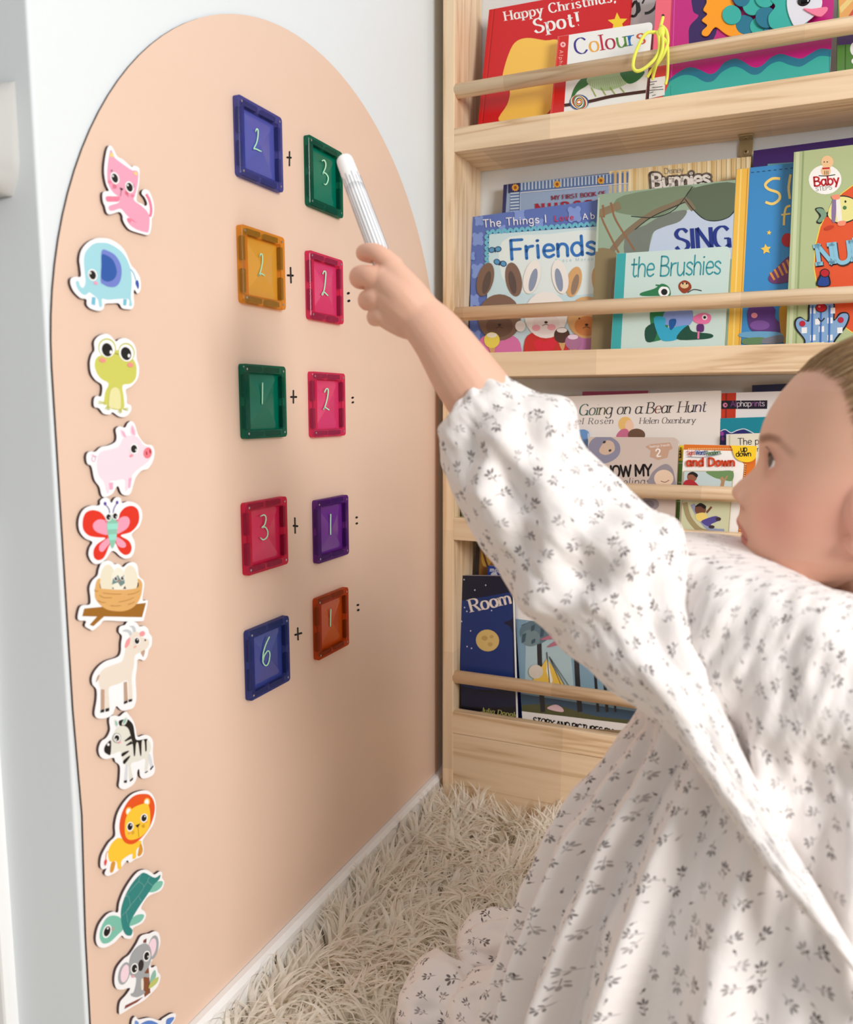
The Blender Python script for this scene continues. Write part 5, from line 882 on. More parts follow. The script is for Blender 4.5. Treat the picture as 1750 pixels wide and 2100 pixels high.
# hand: back of the hand to the camera, fingers curled round the pen
chain([wr, at(835, 600, .585), at(806, 556, .584)], [.0180, .0142, .0094])
chain([wr, at(825, 607, .582), at(788, 572, .581)], [.0175, .0142, .0098])
chain([wr, at(822, 622, .583), at(787, 605, .582)], [.0175, .0140, .0095])
chain([at(872, 660, .592), at(828, 640, .587), at(796, 636, .585)], [.0170, .0140, .0092])
chain([at(866, 672, .592), at(825, 664, .590), at(790, 652, .588)], [.0120, .0105, .0080])
chain([at(808, 546, .585), at(776, 520, .583), at(751, 516, .590), at(746, 521, .606), at(762, 527, .616)], [.0080, .0070, .0063, .0060, .0054])
chain([at(788, 575, .581), at(758, 566, .579), at(737, 566, .588), at(739, 575, .606), at(765, 578, .615)], [.0090, .0082, .0077, .0072, .0062])
chain([at(787, 608, .582), at(766, 610, .580), at(752, 613, .588), at(753, 621, .604), at(774, 622, .612)], [.0084, .0072, .0067, .0064, .0056])
chain([at(796, 640, .585), at(779, 645, .583), at(768, 648, .590), at(769, 655, .603), at(786, 656, .610)], [.0074, .0064, .0060, .0056, .0050])
chain([at(862, 632, .603), at(828, 580, .622), at(795, 535, .634), at(768, 512, .631)], [.0125, .0105, .0085, .0068])
sk = body.build('skin_source')
rm = sk.modifiers.new('remesh', 'REMESH'); rm.mode = 'VOXEL'; rm.voxel_size = 0.0014; rm.adaptivity = 0.0
sm = sk.modifiers.new('smooth', 'SMOOTH'); sm.factor = 0.5; sm.iterations = 2
dg = bpy.context.evaluated_depsgraph_get(); me = bpy.data.meshes.new_from_object(sk.evaluated_get(dg)); me.name = 'body'
bpy.data.objects.remove(sk)
co = np.empty(len(me.vertices) * 3, 'f'); me.vertices.foreach_get('co', co); co = co.reshape(-1, 3)
# hand: extra rounding so that the fingers flow into the back of the hand
col = np.tile(np.array(lin((226, 179, 154)), 'f'), (len(co), 1))
def blend(mask, rgb):
    global col
    m_ = np.clip(mask, 0, 1)[:, None]; col = col * (1 - m_) + np.array(lin(rgb), 'f') * m_
def gauss(c, r): return np.exp(-((co - np.array(c)) ** 2).sum(1) / r ** 2)
for s in (-1, 1):
    blend(.42 * gauss((at(1600, 1045, YH).x, YH + s * .052, at(1600, 1045, YH).z), .026), (226, 132, 118))
    # brow hairs
    A = [at(x, y, YH) for x, y in ((1563, 899), (1580, 893), (1598, 897), (1627, 925))]; offs = (.010, .018, .028, .043)
    for k in range(3):
        for t in np.linspace(0, 1, 10):
            p = A[k].lerp(A[k + 1], t); yy = offs[k] + (offs[k + 1] - offs[k]) * t
            d = np.sqrt((co[:, 0] - p.x) ** 2 + (co[:, 2] - p.z) ** 2); blend(np.where((co[:, 1] - YH) * s > .006, .24 * np.clip(1.5 - d / .0026, 0, 1) * (1 - .55 * (k + t) / 3), 0), (124, 82, 56))
zm = at(1522, 1094, YH).z; xm = at(1516, 1094, YH).x
zl, zu = at(1522, 1118, YH).z, at(1514, 1058, YH).z
ly = np.abs(co[:, 1] - YH); droop = (ly / .019) ** 2 * .0022
lipm = (co[:, 0] < xm + .012) & (ly < .0205)
hh = np.where(co[:, 2] > zm - droop, (zu - zm) * np.sqrt(np.clip(1 - (ly / .0205) ** 2, 0, 1)), (zm - zl) * np.sqrt(np.clip(1 - (ly / .0205) ** 2, 0, 1)))
dz = np.abs(co[:, 2] - (zm - droop)); blend(np.where(lipm, np.clip((hh - dz) / .0018, 0, 1) * .75, 0), (206, 116, 108)); blend(np.where(lipm & (ly < .0200), np.clip(1.25 - dz / .0011, 0, 1) * .8, 0), (136, 66, 62))
blend(.5 * gauss(tuple(ec), .03), (236, 150, 140)); blend(.35 * gauss(tuple(at(745, 565, .59)), .022), (236, 150, 128))
for s in (-1, 1): blend(.8 * gauss((at(1529, 1031, YH).x, YH + s * .0085, at(1530, 1033, YH).z), .0036), (120, 64, 52))  # dark shade of the nostrils painted into the skin colour
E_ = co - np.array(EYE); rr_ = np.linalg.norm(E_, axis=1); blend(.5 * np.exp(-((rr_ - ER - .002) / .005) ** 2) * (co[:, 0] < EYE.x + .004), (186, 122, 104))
at_ = me.color_attributes.new('skin', 'FLOAT_COLOR', 'POINT'); at_.data.foreach_set('color', np.concatenate([col, np.ones((len(col), 1))], 1).astype('f').ravel())
M_SKIN = bpy.data.materials.new('skin'); M_SKIN.use_nodes = True; nt = M_SKIN.node_tree; bs = nt.nodes['Principled BSDF']
an = nt.nodes.new('ShaderNodeAttribute'); an.attribute_name = 'skin'; nt.links.new(an.outputs['Color'], bs.inputs['Base Color'])
bs.inputs['Roughness'].default_value = 0.5; bs.inputs['Subsurface Weight'].default_value = 0.18; bs.inputs['Subsurface Radius'].default_value = (1, .35, .2); bs.inputs['Subsurface Scale'].default_value = 0.004
me.materials.clear(); me.materials.append(M_SKIN); me.polygons.foreach_set('use_smooth', [True] * len(me.polygons)); me.polygons.foreach_set('material_index', [0] * len(me.polygons))
base = Vector(person.location)
me.transform(Matrix.Translation(-base)); ob = bpy.data.objects.new('body', me); COL.objects.link(ob); ob.parent = person
# eyes: pole of the ball looks left and up
gz = Vector((-1, -.26, .20)).normalized()
M_SCL = mat((238, 236, 234), 0.12, 'eye_white'); M_IRIS = mat((92, 80, 70), 0.1, 'iris'); M_PUP = mat((8, 8, 9), 0.06, 'pupil')
for s in (-1, 1):
    m = MB(); g = Vector((gz.x, gz.y if s < 0 else .05, gz.z)).normalized(); u = g.orthogonal().normalized(); v = g.cross(u); Ec = Vector((EYE.x, YH + s * abs(EYE.y - YH), EYE.z))
    ang = [0, 8, 13, 14, 22, 30, 31, 45, 60, 80, 100, 130, 155, 180]; nn = 28; bi = len(m.v)
    for a in ang:
        for j in range(nn): t = 2 * math.pi * j / nn; m.v.append(tuple(Ec + (g * math.cos(math.radians(a)) + (u * math.cos(t) + v * math.sin(t)) * math.sin(math.radians(a))) * ER * (1.0 + (.03 * (1 - a / 31) if a < 31 else 0))))
    for i in range(len(ang) - 1):
        mt = M_PUP if ang[i + 1] <= 13 else M_IRIS if ang[i + 1] <= 30 else M_SCL
        for j in range(nn): m.f.append([i * nn + j, (i + 1) * nn + j, (i + 1) * nn + (j + 1) % nn, i * nn + (j + 1) % nn]); m.m.append(m.mi(mt))
    m.build('eye', person, origin=Ec, smooth=True)
    # upper lashes
    m = MB(); M_LASH = mat((62, 44, 38), 0.6, 'lash_hair'); P = []
    for i in range(13):
        t = -0.92 + 1.86 * i / 12; az = math.radians(14 + 46 * t); e_ = math.radians(30 * (1 - min(1, abs(t)) ** 2.2) + 4)
        nrm = Vector((-math.cos(az) * math.cos(e_), s * math.sin(az) * math.cos(e_), math.sin(e_))); P.append(Ec + nrm * (ER + .0009))
    m.tube(P, [.0004 + .00075 * math.sin(math.pi * min(1, i / 12 + .1)) for i in range(13)], M_LASH, 6)
    for i in range(1, 13):
        nrm = (P[i] - Ec).normalized(); tip = P[i] + nrm * .0035 + Vector((-.0006, s * .002 * i / 12, .0030)); m.tube([P[i], P[i].lerp(tip, .5) + Vector((0, 0, -.0004)), tip], [.00022, .00016, .00005], M_LASH, 4)
    m.build('eyelashes', person, origin=Ec)
# hair pulled back to the crown
bv = BVHTree.FromPolygons([Vector(p) for row in HEAD for p in row], [[i * n + j, i * n + (j + 1) % n, (i + 1) * n + (j + 1) % n, (i + 1) * n + j] for i in range(len(HEAD) - 1) for j in range(n)])
HC = Vector((at(1800, 880, YH).x, YH, at(1800, 880, YH).z))
def scalp(d, off):
    h = bv.ray_cast(HC + d * .3, -d)
    return (h[0] if h[0] else HC + d * .07) + d * off
line = [(at(1634, 768, YH) - HC), (at(1662, 768, YH - .03) - HC), (at(1700, 772, YH - .055) - HC), (at(1738, 800, YH - .064) - HC), (at(1752, 850, YH - .067) - HC), (at(1765, 905, YH - .066) - HC), (at(1785, 975, YH - .065) - HC), (at(1850, 1035, YH - .060) - HC), (at(1925, 1085, YH - .04) - HC), (at(1960, 1095, YH) - HC)]
line = [Vector(v) for v in line]; bun = (at(2040, 790, YH) - HC).normalized()
M_HAIR = bpy.data.materials.new('fair_hair'); M_HAIR.use_nodes = True; nt = M_HAIR.node_tree; bs = nt.nodes['Principled BSDF']
an = nt.nodes.new('ShaderNodeAttribute'); an.attribute_name = 'tone'; nt.links.new(an.outputs['Color'], bs.inputs['Base Color']); bs.inputs['Roughness'].default_value = 0.42
m = MB(); tones = []; pal = [(176, 140, 98), (150, 116, 78), (196, 164, 122), (132, 100, 66), (206, 178, 138)]
for k in range(2100):
    q = random.random() ** .8 * (len(line) - 1); i = min(int(q), len(line) - 2); d = line[i].lerp(line[i + 1], q - i).normalized()
    if random.random() < .38: d = Vector((d.x, -d.y, d.z))
    d = d.lerp(bun, random.random() ** 2.2 * .75).normalized() if random.random() < .75 else d.lerp(bun, -.03 * random.random()).normalized()
    ph = random.uniform(0, 6); off = random.uniform(.0006, .0042); c = lin(random.choice(pal)); P = []
    for t in np.linspace(0, 1, 13):
        dd = d.slerp(bun, float(t) * .97) if d.dot(bun) < .9999 else d
        dd = (dd + Vector((random.gauss(0, .002), random.gauss(0, .004) + .012 * math.sin(ph + 4 * t), random.gauss(0, .003)))).normalized()
        P.append(scalp(dd, off * min(1, .25 + t * 5)))
    v0 = len(m.v); w = random.uniform(.00022, .00055); m.tube(P, [w * .35] + [w] * 11 + [w * .5], M_HAIR, 4, cap=False); tones += [c] * (len(m.v) - v0)
cap = []     # the scalp under the strands
for i in range(len(line) * 4 - 3):
    q = i / 4; a = min(int(q), len(line) - 2); d = line[a].lerp(line[a + 1], q - a).normalized().lerp(bun, .06).normalized(); cap.append([scalp(d.slerp(bun, float(t)), .0008) for t in np.linspace(0, .98, 20)])
v0 = len(m.v); m.grid(cap, M_HAIR); m.grid([[Vector((p.x, 2 * YH - p.y, p.z)) for p in r] for r in cap][::-1], M_HAIR); tones += [lin((150, 116, 80))] * (len(m.v) - v0)
bc = scalp(bun, .022); v0 = len(m.v); m.ball(bc, (.026, .026, .024), M_HAIR, 20, 14); tones += [lin((160, 126, 86))] * (len(m.v) - v0)
hair = m.build('hair', person, smooth=True)
ca = hair.data.color_attributes.new('tone', 'FLOAT_COLOR', 'POINT'); ca.data.foreach_set('color', np.concatenate([np.array(tones), np.ones((len(tones), 1))], 1).astype('f').ravel())

# ------------------------------------------------------------------ dress of white cotton with small grey sprigs
def sprig_cloth():
    m = bpy.data.materials.new('sprigged_cotton'); m.use_nodes = True; nt = m.node_tree; bs = nt.nodes['Principled BSDF']; N = nt.nodes.new; K = nt.links.new
    uv = N('ShaderNodeUVMap')
    def layer(scale, shift, shapes, seed_rand):
        ad = N('ShaderNodeVectorMath'); ad.operation = 'ADD'; ad.inputs[1].default_value = (shift, shift * 1.7, 0); K(uv.outputs[0], ad.inputs[0])
        nz = N('ShaderNodeTexNoise'); nz.inputs['Scale'].default_value = 90; K(ad.outputs[0], nz.inputs['Vector'])
        vo = N('ShaderNodeTexVoronoi'); vo.voronoi_dimensions = '2D'; vo.inputs['Scale'].default_value = scale; vo.inputs['Randomness'].default_value = seed_rand; K(ad.outputs[0], vo.inputs['Vector'])
        sb = N('ShaderNodeVectorMath'); sb.operation = 'SUBTRACT'; K(ad.outputs[0], sb.inputs[0]); K(vo.outputs['Position'], sb.inputs[1])
        sc = N('ShaderNodeVectorMath'); sc.operation = 'SCALE'; sc.inputs['Scale'].default_value = scale; K(sb.outputs[0], sc.inputs[0])
        sp = N('ShaderNodeSeparateColor'); K(vo.outputs['Color'], sp.inputs[0])
        an = N('ShaderNodeMath'); an.operation = 'MULTIPLY'; an.inputs[1].default_value = 6.283; K(sp.outputs[0], an.inputs[0])
        ro = N('ShaderNodeVectorRotate'); ro.rotation_type = 'Z_AXIS'; K(sc.outputs[0], ro.inputs['Vector']); K(an.outputs[0], ro.inputs['Angle'])
        last = None
        for (x, y, rx, ry, rot) in shapes:
            mp = N('ShaderNodeMapping'); mp.vector_type = 'TEXTURE'; mp.inputs['Location'].default_value = (x, y, 0); mp.inputs['Rotation'].default_value = (0, 0, math.radians(rot)); mp.inputs['Scale'].default_value = (rx, ry, 1)
            K(ro.outputs[0], mp.inputs['Vector']); le = N('ShaderNodeVectorMath'); le.operation = 'LENGTH'; K(mp.outputs[0], le.inputs[0])
            if last is None: last = le.outputs['Value']
            else:
                mi = N('ShaderNodeMath'); mi.operation = 'MINIMUM'; K(last, mi.inputs[0]); K(le.outputs['Value'], mi.inputs[1]); last = mi.outputs[0]
        mr = N('ShaderNodeMapRange'); mr.inputs[1].default_value = 1.15; mr.inputs[2].default_value = 0.85; K(last, mr.inputs[0])
        st = N('ShaderNodeMapRange'); st.inputs[3].default_value = 0.45; st.inputs[4].default_value = 1.0; K(sp.outputs[1], st.inputs[0])
        mu = N('ShaderNodeMath'); mu.operation = 'MULTIPLY'; K(mr.outputs[0], mu.inputs[0]); K(st.outputs[0], mu.inputs[1])
        return mu.outputs[0]
    a = layer(52, 3.0, [(0, -.16, .014, .22, 0), (0, .14, .05, .11, 0), (-.12, .10, .045, .10, 38), (.12, .10, .045, .10, -38), (.10, -.08, .035, .075, -50), (-.09, -.14, .035, .07, 55)], .62)
    b = layer(48, 9.0, [(0, 0, .035, .075, 0), (.02, -.11, .01, .06, 10)], .8)
    mx = N('ShaderNodeMath'); mx.operation = 'MAXIMUM'; K(a, mx.inputs[0]); K(b, mx.inputs[1])
    mc = N('ShaderNodeMix'); mc.data_type = 'RGBA'; K(mx.outputs[0], mc.inputs[0]); mc.inputs[6].default_value = (*lin((236, 230, 227)), 1); mc.inputs[7].default_value = (*lin((92, 82, 84)), 1)
    K(mc.outputs[2], bs.inputs['Base Color']); bs.inputs['Roughness'].default_value = 0.9; bs.inputs['Specular IOR Level'].default_value = 0.15
    nz = N('ShaderNodeTexNoise'); nz.inputs['Scale'].default_value = 55; nz.inputs['Detail'].default_value = 3; K(uv.outputs[0], nz.inputs['Vector'])
    bp = N('ShaderNodeBump'); bp.inputs['Strength'].default_value = 0.35; bp.inputs['Distance'].default_value = 0.004; K(nz.outputs['Fac'], bp.inputs['Height']); K(bp.outputs['Normal'], bs.inputs['Normal'])
    return m
M_DRESS = sprig_cloth()
def cloth(name, P, U, Vv, closed=True):
    """P[i][j] points, U[i] and Vv[i][j] metres along and around"""
    nu = len(P); nv = len(P[0]); m = MB(); m.grid(P, M_DRESS, closed); o = m.build(name, person, smooth=True)
    l = o.data.uv_layers.new(name='UVMap'); uvs = np.empty((len(o.data.loops), 2), 'f'); k = 0
    for i in range(nu - 1):
        for j in range(nv if closed else nv - 1):
            for a, c in ((i, j), (i, j + 1), (i + 1, j + 1), (i + 1, j)): uvs[k] = (U[a], Vv[a][c] if c < nv else Vv[a][0] + Vv[a][-1] + Vv[a][1] - 2 * Vv[a][0] if False else Vv[a][min(c, nv - 1)] if c < nv else Vv[a][nv - 1] + (Vv[a][1] - Vv[a][0])); k += 1
    l.data.foreach_set('uv', uvs.ravel()); return o
def resample(vals, n):
    vals = np.array(vals, float); x = np.arange(len(vals)); out = []
    for t in np.linspace(0, len(vals) - 1, n):
        i = min(int(t), len(vals) - 2); f = t - i; p0, p1, p2, p3 = vals[max(i - 1, 0)], vals[i], vals[i + 1], vals[min(i + 2, len(vals) - 1)]
        out.append(.5 * (2 * p1 + (p2 - p0) * f + (2 * p0 - 5 * p1 + 4 * p2 - p3) * f * f + (3 * p1 - p0 - 3 * p2 + p3) * f ** 3))
    return np.array(out)
def fbm(x, y, z, o=3):
    v = 0; a = 1
    for k in range(o): v += a * noise.noise(Vector((x, y, z)) * (2 ** k)); a *= .5
    return v
# sleeve: ring = upper and lower edge as seen, depth and half-depth
SL = [(1012, 780, 938, 856, .602, .020), (1024, 770, 928, 865, .602, .030), (1056, 786, 914, 890, .602, .040), (1104, 806, 914, 928, .601, .046), (1172, 820, 926, 985, .600, .052), (1192, 905, 962, 1060, .599, .054), (1262, 972, 1008, 1150, .597, .056), (1328, 1036, 1062, 1232, .594, .057), (1392, 1072, 1132, 1304, .590, .056), (1408, 1180, 1212, 1370, .582, .050), (1434, 1300, 1290, 1438, .568, .043), (1476, 1430, 1372, 1500, .555, .033), (1532, 1560, 1444, 1592, .541, .024), (1602, 1700, 1532, 1722, .526, .017), (1682, 1830, 1632, 1848, .512, .012), (1760, 1965, 1738, 1972, .501, .008), (1842, 2100, 1826, 2104, .494, .006)]
A = resample([list(at(a, b, y)) for a, b, c, d, y, r in SL], 190); B_ = resample([list(at(c, d, y)) for a, b, c, d, y, r in SL], 190); RY = resample([[r] for *_, r in SL], 190)[:, 0]
P = []; U = []; VV = []; L = 0; nv = 160; prev = None
FOLDS = [((1010, 880), (1110, 990), .0035, .010), ((1000, 905), (990, 1000), .003, .008), ((1140, 840), (1120, 930), .004, .009), ((1185, 850), (1090, 1060), .006, .012), ((1200, 960), (1085, 1230), .007, .013), ((1120, 1235), (1240, 1250), .004, .012), ((1300, 1050), (1200, 1130), .005, .010), ((1350, 1075), (1250, 1200), .004, .012), ((970, 1000), (1060, 1150), .003, .011), ((1390, 1090), (1400, 1280), .006, .009), ((1400, 1280), (1500, 1500), .005, .008), ((1500, 1500), (1640, 1760), .004, .007), ((1040, 1200), (1260, 1400), .003, .010), ((1250, 1330), (1400, 1440), .003, .010)]
FOLDS = [(at(*a, .55), at(*b, .55), h, w) for a, b, h, w in FOLDS]
def ridge(p):     # drapery ridges on the camera side of the cloth
    s = 0
    for a, b, h, w in FOLDS:
        ab = b - a; ab2 = Vector((ab.x, 0, ab.z)); q = Vector((p.x * .55 / p.y if False else p.x - CAM.x, 0, p.z - CAM.z)) * (.55 / p.y); q = Vector((q.x + CAM.x, 0, q.z + CAM.z)); a2 = Vector((a.x, 0, a.z))
        t = max(0, min(1, (q - a2).dot(ab2) / ab2.length_squared)); d = (q - a2 - ab2 * t).length
        s += h * math.exp(-(d / w) ** 2) * (math.sin(math.pi * (.12 + .76 * t))) - h * .5 * math.exp(-((d - 1.9 * w) / w) ** 2)
    return s
for i in range(190):
    a, b = Vector(A[i]), Vector(B_[i]); c = (a + b) / 2; ax = (a - b) / 2
    t = (Vector((A[min(i + 1, 189)] + B_[min(i + 1, 189)])) - Vector((A[max(i - 1, 0)] + B_[max(i - 1, 0)]))).normalized(); bx_ = t.cross(ax).normalized()
    if bx_.y > 0: bx_ = -bx_
    if prev is not None: L += (c - prev).length
    prev = c; row = []; cuff = math.exp(-(i / 9) ** 2); tail = max(0, (i - 120) / 70)
    for j in range(nv):
        th = 2 * math.pi * j / nv; p = c + ax * math.cos(th) + bx_ * (RY[i] * math.sin(th)); nr = (ax * math.cos(th) / max(ax.length, 1e-4) + bx_ * math.sin(th)).normalized()
        near = max(0, math.sin(th)); amp = .0045 * (1 - cuff) * (1 - tail)
        gat = .0032 * cuff * math.sin(th * 17 + 1.3 * math.sin(3 * th)) + .0022 * math.exp(-((i - 16) / 12) ** 2) * math.sin(th * 11 + .8)
        p = p + nr * (amp * fbm((p.x + p.z) * 34 + 3, p.y * 14, (p.z - p.x) * 13) * (.35 + .65 * near) + gat + near ** .7 * 1.7 * ridge(p) * (1 - .5 * tail))
        row.append(p)
    P.append(row); U.append(L); VV.append([2 * math.pi * j / nv * .062 for j in range(nv)])
cloth('sleeve', P, U, VV)
# bodice and skirt: neckline, shoulder, gathered seam, pleats to the floor. ring = centre, half-widths, near-side lift
BD = [(.566, .655, .556, .050, .046, .004), (.563, .653, .562, .074, .066, .018), (.553, .650, .556, .116, .090, .032), (.545, .648, .540, .140, .104, .040), (.542, .645, .512, .150, .108, .034), (.545, .643, .486, .148, .106, .018), (.552, .642, .460, .142, .100, .0), (.556, .640, .425, .162, .106, .0), (.560, .638, .360, .204, .118, .0), (.560, .636, .280, .236, .136, .0), (.560, .634, .200, .258, .156, .0), (.560, .632, .130, .276, .176, .0), (.560, .630, .082, .288, .190, .0)]
G = resample(BD, 150); P = []; U = []; VV = []; L = 0; nv = 420
for i in range(150):
    cx, cy, cz, rx, ry, tz = G[i]; f = i / 149
    if i: L += math.hypot(cz - G[i - 1][2], (rx + ry - G[i - 1][3] - G[i - 1][4]) / 2)
    row = []; sk_ = max(0, (f - .46) / .54)
    for j in range(nv):
        th = 2 * math.pi * j / nv; c_, s_ = math.cos(th), math.sin(th); p = Vector((cx + rx * c_, cy - ry * s_, cz - tz * c_)); nr = Vector((c_ / rx, -s_ / ry, 0)).normalized()
        ph = th * 21 + 1.1 * math.sin(2 * th + .6) + .7 * math.sin(5 * th); pl = math.copysign(abs(math.sin(ph)) ** .8, math.sin(ph)) + .35 * math.sin(2.1 * ph + 1.0)
        pl *= .75 + .25 * math.sin(3 * th + 1)
        seam = math.exp(-((f - .5) / .035) ** 2)
        a = .0022 * seam * math.sin(th * 46) + (.004 + .017 * sk_) * min(1, sk_ * 6) * pl
        a += (.0065 * (1 - sk_) + .003) * fbm((p.x - p.z * .35) * 34, p.y * 12, (p.z + p.x * .4) * 11 + 9) * min(1, f * 12)
        a += .0020 * math.exp(-((f - .04) / .03) ** 2) * math.sin(th * 30)
        row.append(p + nr * a)
    P.append(row); U.append(L); VV.append([2 * math.pi * j / nv * .235 for j in range(nv)])
cloth('dress', P, U, VV)
# gathered cloth of the hem lying on the rug beside the knees
def bunch(c, r, pinch, seed, yaw):
    P = []; U = []; VV = []; nu, nv = 70, 110; ca, sa = math.cos(yaw), math.sin(yaw)
    for i in range(nu + 1):
        t = i / nu; ph = math.pi * t; row = []
        for j in range(nv):
            th = 2 * math.pi * j / nv; rad = max(math.sin(ph), 0) ** .75
            f = 1 + (.075 * math.sin(th * 12 + seed + 2 * math.sin(2 * th) + 1.5 * math.sin(5 * t)) * (t ** 1.1) + .26 * fbm(math.cos(th) * 1.5 + seed, math.sin(th) * 1.5, t * 3.0))
            x, y, z = -math.cos(ph) * r[0], math.cos(th) * rad * r[1] * f, math.sin(th) * rad * r[2] * f
            row.append(Vector((c.x + x * ca - y * sa, c.y + x * sa + y * ca, max(c.z + z, .052))))
        P.append(row); U.append(t * r[0] * 2.4); VV.append([2 * math.pi * j / nv * (r[1] + r[2]) / 2 for j in range(nv)])
    return P, U, VV
for c, r, sd, yw in ((at(930, 2085, .700), (.055, .060, .052), 1.0, .15), (at(1035, 1945, .760), (.050, .040, .034), 4.0, .5), (at(1050, 2110, .680), (.060, .055, .050), 7.0, -.2)):
    cloth('dress_hem', *bunch(c, r, None, sd, yw))

# ------------------------------------------------------------------ white marker held in the fist
pen0, pen1 = at(706, 326, .652), at(834, 668, .596); axp = (pen1 - pen0).normalized()
pen = empty('marker_pen', pen0.lerp(pen1, .5)); tag(pen, 'white ribbed marker pen held up in the child\'s fist', 'marker')
M_PEN = mat((250, 250, 250), 0.3, 'white_plastic'); M_GRV_SHADE = mat((128, 134, 150), 0.5, 'groove_shade_grey')
m = MB(); cl = .034
prof = [(.0, .0045), (.0004, .0060), (.0014, .0069), (.004, .0073), (.012, .0074), (cl - .002, .0079), (cl, .0080)]
m.tube([pen0 + axp * a for a, r in prof], [r for a, r in prof], M_PEN, 28); m.build('pen_cap', pen, smooth=True)
m = MB(); Lp = (pen1 - pen0).length; m.tube([pen0 + axp * a for a in (cl - .001, cl + .01, Lp * .5, Lp - .003, Lp)], [.0078, .0080, .0081, .0080, .006], M_PEN, 28)
u = axp.orthogonal().normalized(); v = axp.cross(u)
for k in range(18):
    a = 2 * math.pi * k / 18; d = u * math.cos(a) + v * math.sin(a); m.tube([pen0 + axp * q + d * .0079 for q in (.022 + .004 * (k % 2), .06, Lp - .008)], [.0002, .00042, .00042], M_GRV_SHADE, 5)  # thin grey strips along the barrel: shade of its grooves put into the colour
m.build('pen_barrel', pen, smooth=True)
# ------------------------------------------------------------------ shaggy cream rug
rug = empty('shag_rug', (0.5, 0.8, 0.0)); tag(rug, 'shaggy cream rug with long pile covering the floor in front of the bookcase', 'rug')
M_BACK = mat((248, 240, 226), 0.95, 'rug_backing')
def mat_top(x, y): return .046 + .010 * noise.noise(Vector((x * 22, y * 22, 2))) + .004 * noise.noise(Vector((x * 60, y * 60, 5)))
m = MB(); gx = np.linspace(0.020, 1.25, 150); gy = np.linspace(0.30, YF - 0.004, 110)
def ht(i, j, x, y): return .0012 if i in (0, 149) or j in (0, 109) else mat_top(x, y)
m.grid([[(x, y, ht(i, j, x, y)) for j, y in enumerate(gy)] for i, x in enumerate(gx)], M_BACK); m.poly([(0.020, 0.30, .0012), (0.020, YF - .004, .0012), (1.25, YF - .004, .0012), (1.25, 0.30, .0012)], M_BACK); m.build('backing', rug, smooth=True)
def pile_material():
    m = bpy.data.materials.new('pile_yarn'); m.use_nodes = True; nt = m.node_tree; b = nt.nodes['Principled BSDF']
    an = nt.nodes.new('ShaderNodeAttribute'); an.attribute_name = 'tone'; nt.links.new(an.outputs['Color'], b.inputs['Base Color'])
    tl = nt.nodes.new('ShaderNodeBsdfTranslucent'); nt.links.new(an.outputs['Color'], tl.inputs['Color']); mx = nt.nodes.new('ShaderNodeMixShader'); mx.inputs[0].default_value = 0.5
    nt.links.new(b.outputs[0], mx.inputs[1]); nt.links.new(tl.outputs[0], mx.inputs[2]); nt.links.new(mx.outputs[0], nt.nodes['Material Output'].inputs['Surface'])
    b.inputs['Roughness'].default_value = 0.8; b.inputs['Specular IOR Level'].default_value = 0.2
    return m
N1, N2, SG = 13000, 9000, 8          # dense where it lies close to the wall, the rest wider
NB = N1 + N2
X = np.concatenate([rng.uniform(0.018, 0.62, N1), rng.uniform(0.018, 1.24, N2)]); Y = np.concatenate([rng.uniform(0.46, YF - 0.008, N1), rng.uniform(0.31, YF - 0.008, N2)])
length = rng.uniform(0.034, 0.060, NB)
lean_a = np.array([7.0 * noise.noise(Vector((x * 8, y * 8, 1.5))) + 1.8 * noise.noise(Vector((x * 26, y * 26, 4.0))) for x, y in zip(X, Y)]) + rng.normal(0, .38, NB)
lean_m = np.clip(np.array([1.25 + .9 * noise.noise(Vector((x * 12 + 7, y * 12, 8.0))) for x, y in zip(X, Y)]) + rng.normal(0, .25, NB), .2, 1.75)
edge = np.exp(-((YF - .02 - Y) / .035) ** 2); lean_m *= (1 - .72 * edge); length *= 1 + .10 * edge
wall = np.exp(-((X - .02) / .03) ** 2); lean_a = lean_a * (1 - wall) + (3.14 + rng.normal(0, .6, NB)) * wall; lean_m *= (1 - .55 * wall); length *= 1 + .12 * wall
wd = rng.uniform(.0019, .0038, NB); tw = rng.normal(0, .5, NB); bend = rng.normal(0, .8, NB)
Z0 = np.array([mat_top(x, y) for x, y in zip(X, Y)]) - .008
verts = np.empty((NB, SG, 3, 3)); 
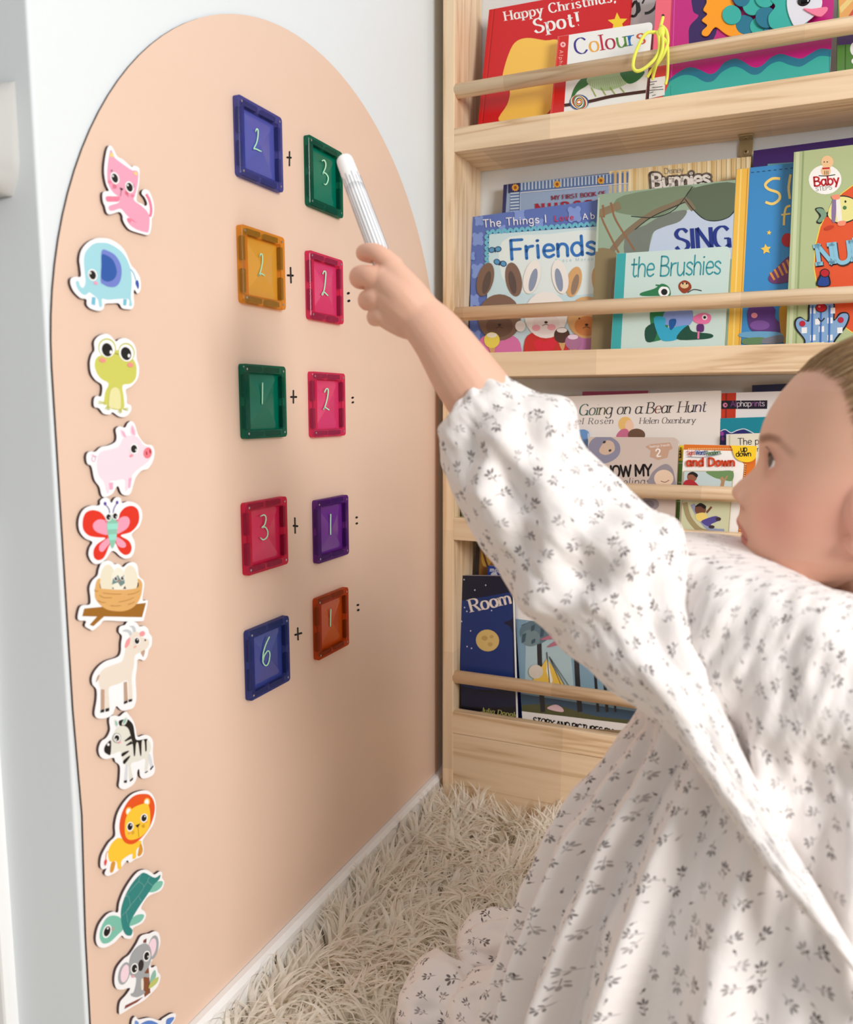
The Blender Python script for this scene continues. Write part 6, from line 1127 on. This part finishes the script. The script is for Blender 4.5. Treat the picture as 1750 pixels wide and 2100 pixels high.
for k in range(SG):
    t = k / (SG - 1); ang = lean_m * (0.35 * t + 0.85 * t * t); az = lean_a + bend * t
    h = length * t * np.cos(ang * .72); r = length * t * np.sin(ang * .8)
    cx = X + np.cos(az) * r; cy = Y + np.sin(az) * r; cz = Z0 + h
    w = wd * (1 - t ** 2.4) ** .9 * (.75 + .45 * np.sin(math.pi * min(1, t + .2))) + .00012
    px, py = -np.sin(az + tw), np.cos(az + tw)
    for j, (sd, up) in enumerate(((1, 0), (-1, 0), (0, .45))):
        verts[:, k, j, 0] = cx + px * w * sd; verts[:, k, j, 1] = cy + py * w * sd; verts[:, k, j, 2] = cz + w * up
verts[..., 0] = np.maximum(verts[..., 0], 0.0145); verts[..., 1] = np.minimum(verts[..., 1], YF - 0.001)
verts = verts.reshape(-1, 3); idx = np.arange(NB)[:, None, None] * SG * 3
kk = np.arange(SG - 1)[None, :, None] * 3; jj = np.array([0, 2])[None, None, :]; j2 = np.array([2, 1])[None, None, :]
F = np.stack([idx + kk + jj, idx + kk + j2, idx + kk + 3 + j2, idx + kk + 3 + jj], -1).reshape(-1, 4)
me = bpy.data.meshes.new('pile'); me.vertices.add(len(verts)); me.vertices.foreach_set('co', (verts - np.array(rug.location)).astype('f').ravel())
me.loops.add(F.size); me.loops.foreach_set('vertex_index', F.astype('i').ravel()); me.polygons.add(len(F)); me.polygons.foreach_set('loop_start', np.arange(0, F.size, 4, dtype='i'))
me.polygons.foreach_set('use_smooth', np.ones(len(F), bool)); me.update(calc_edges=True); me.validate()
tone = np.array(lin((252, 246, 237)))[None] * (1 + rng.normal(0, .03, (NB, 1))) * np.array([[1, 1, 1]]); tone = np.clip(np.repeat(tone, SG * 3, 0), 0, .97)
ca = me.color_attributes.new('tone', 'FLOAT_COLOR', 'POINT'); ca.data.foreach_set('color', np.concatenate([tone, np.ones((len(tone), 1))], 1).astype('f').ravel())
me.materials.append(pile_material()); ob = bpy.data.objects.new('pile', me); COL.objects.link(ob); ob.parent = rug; ob['kind'] = 'stuff'
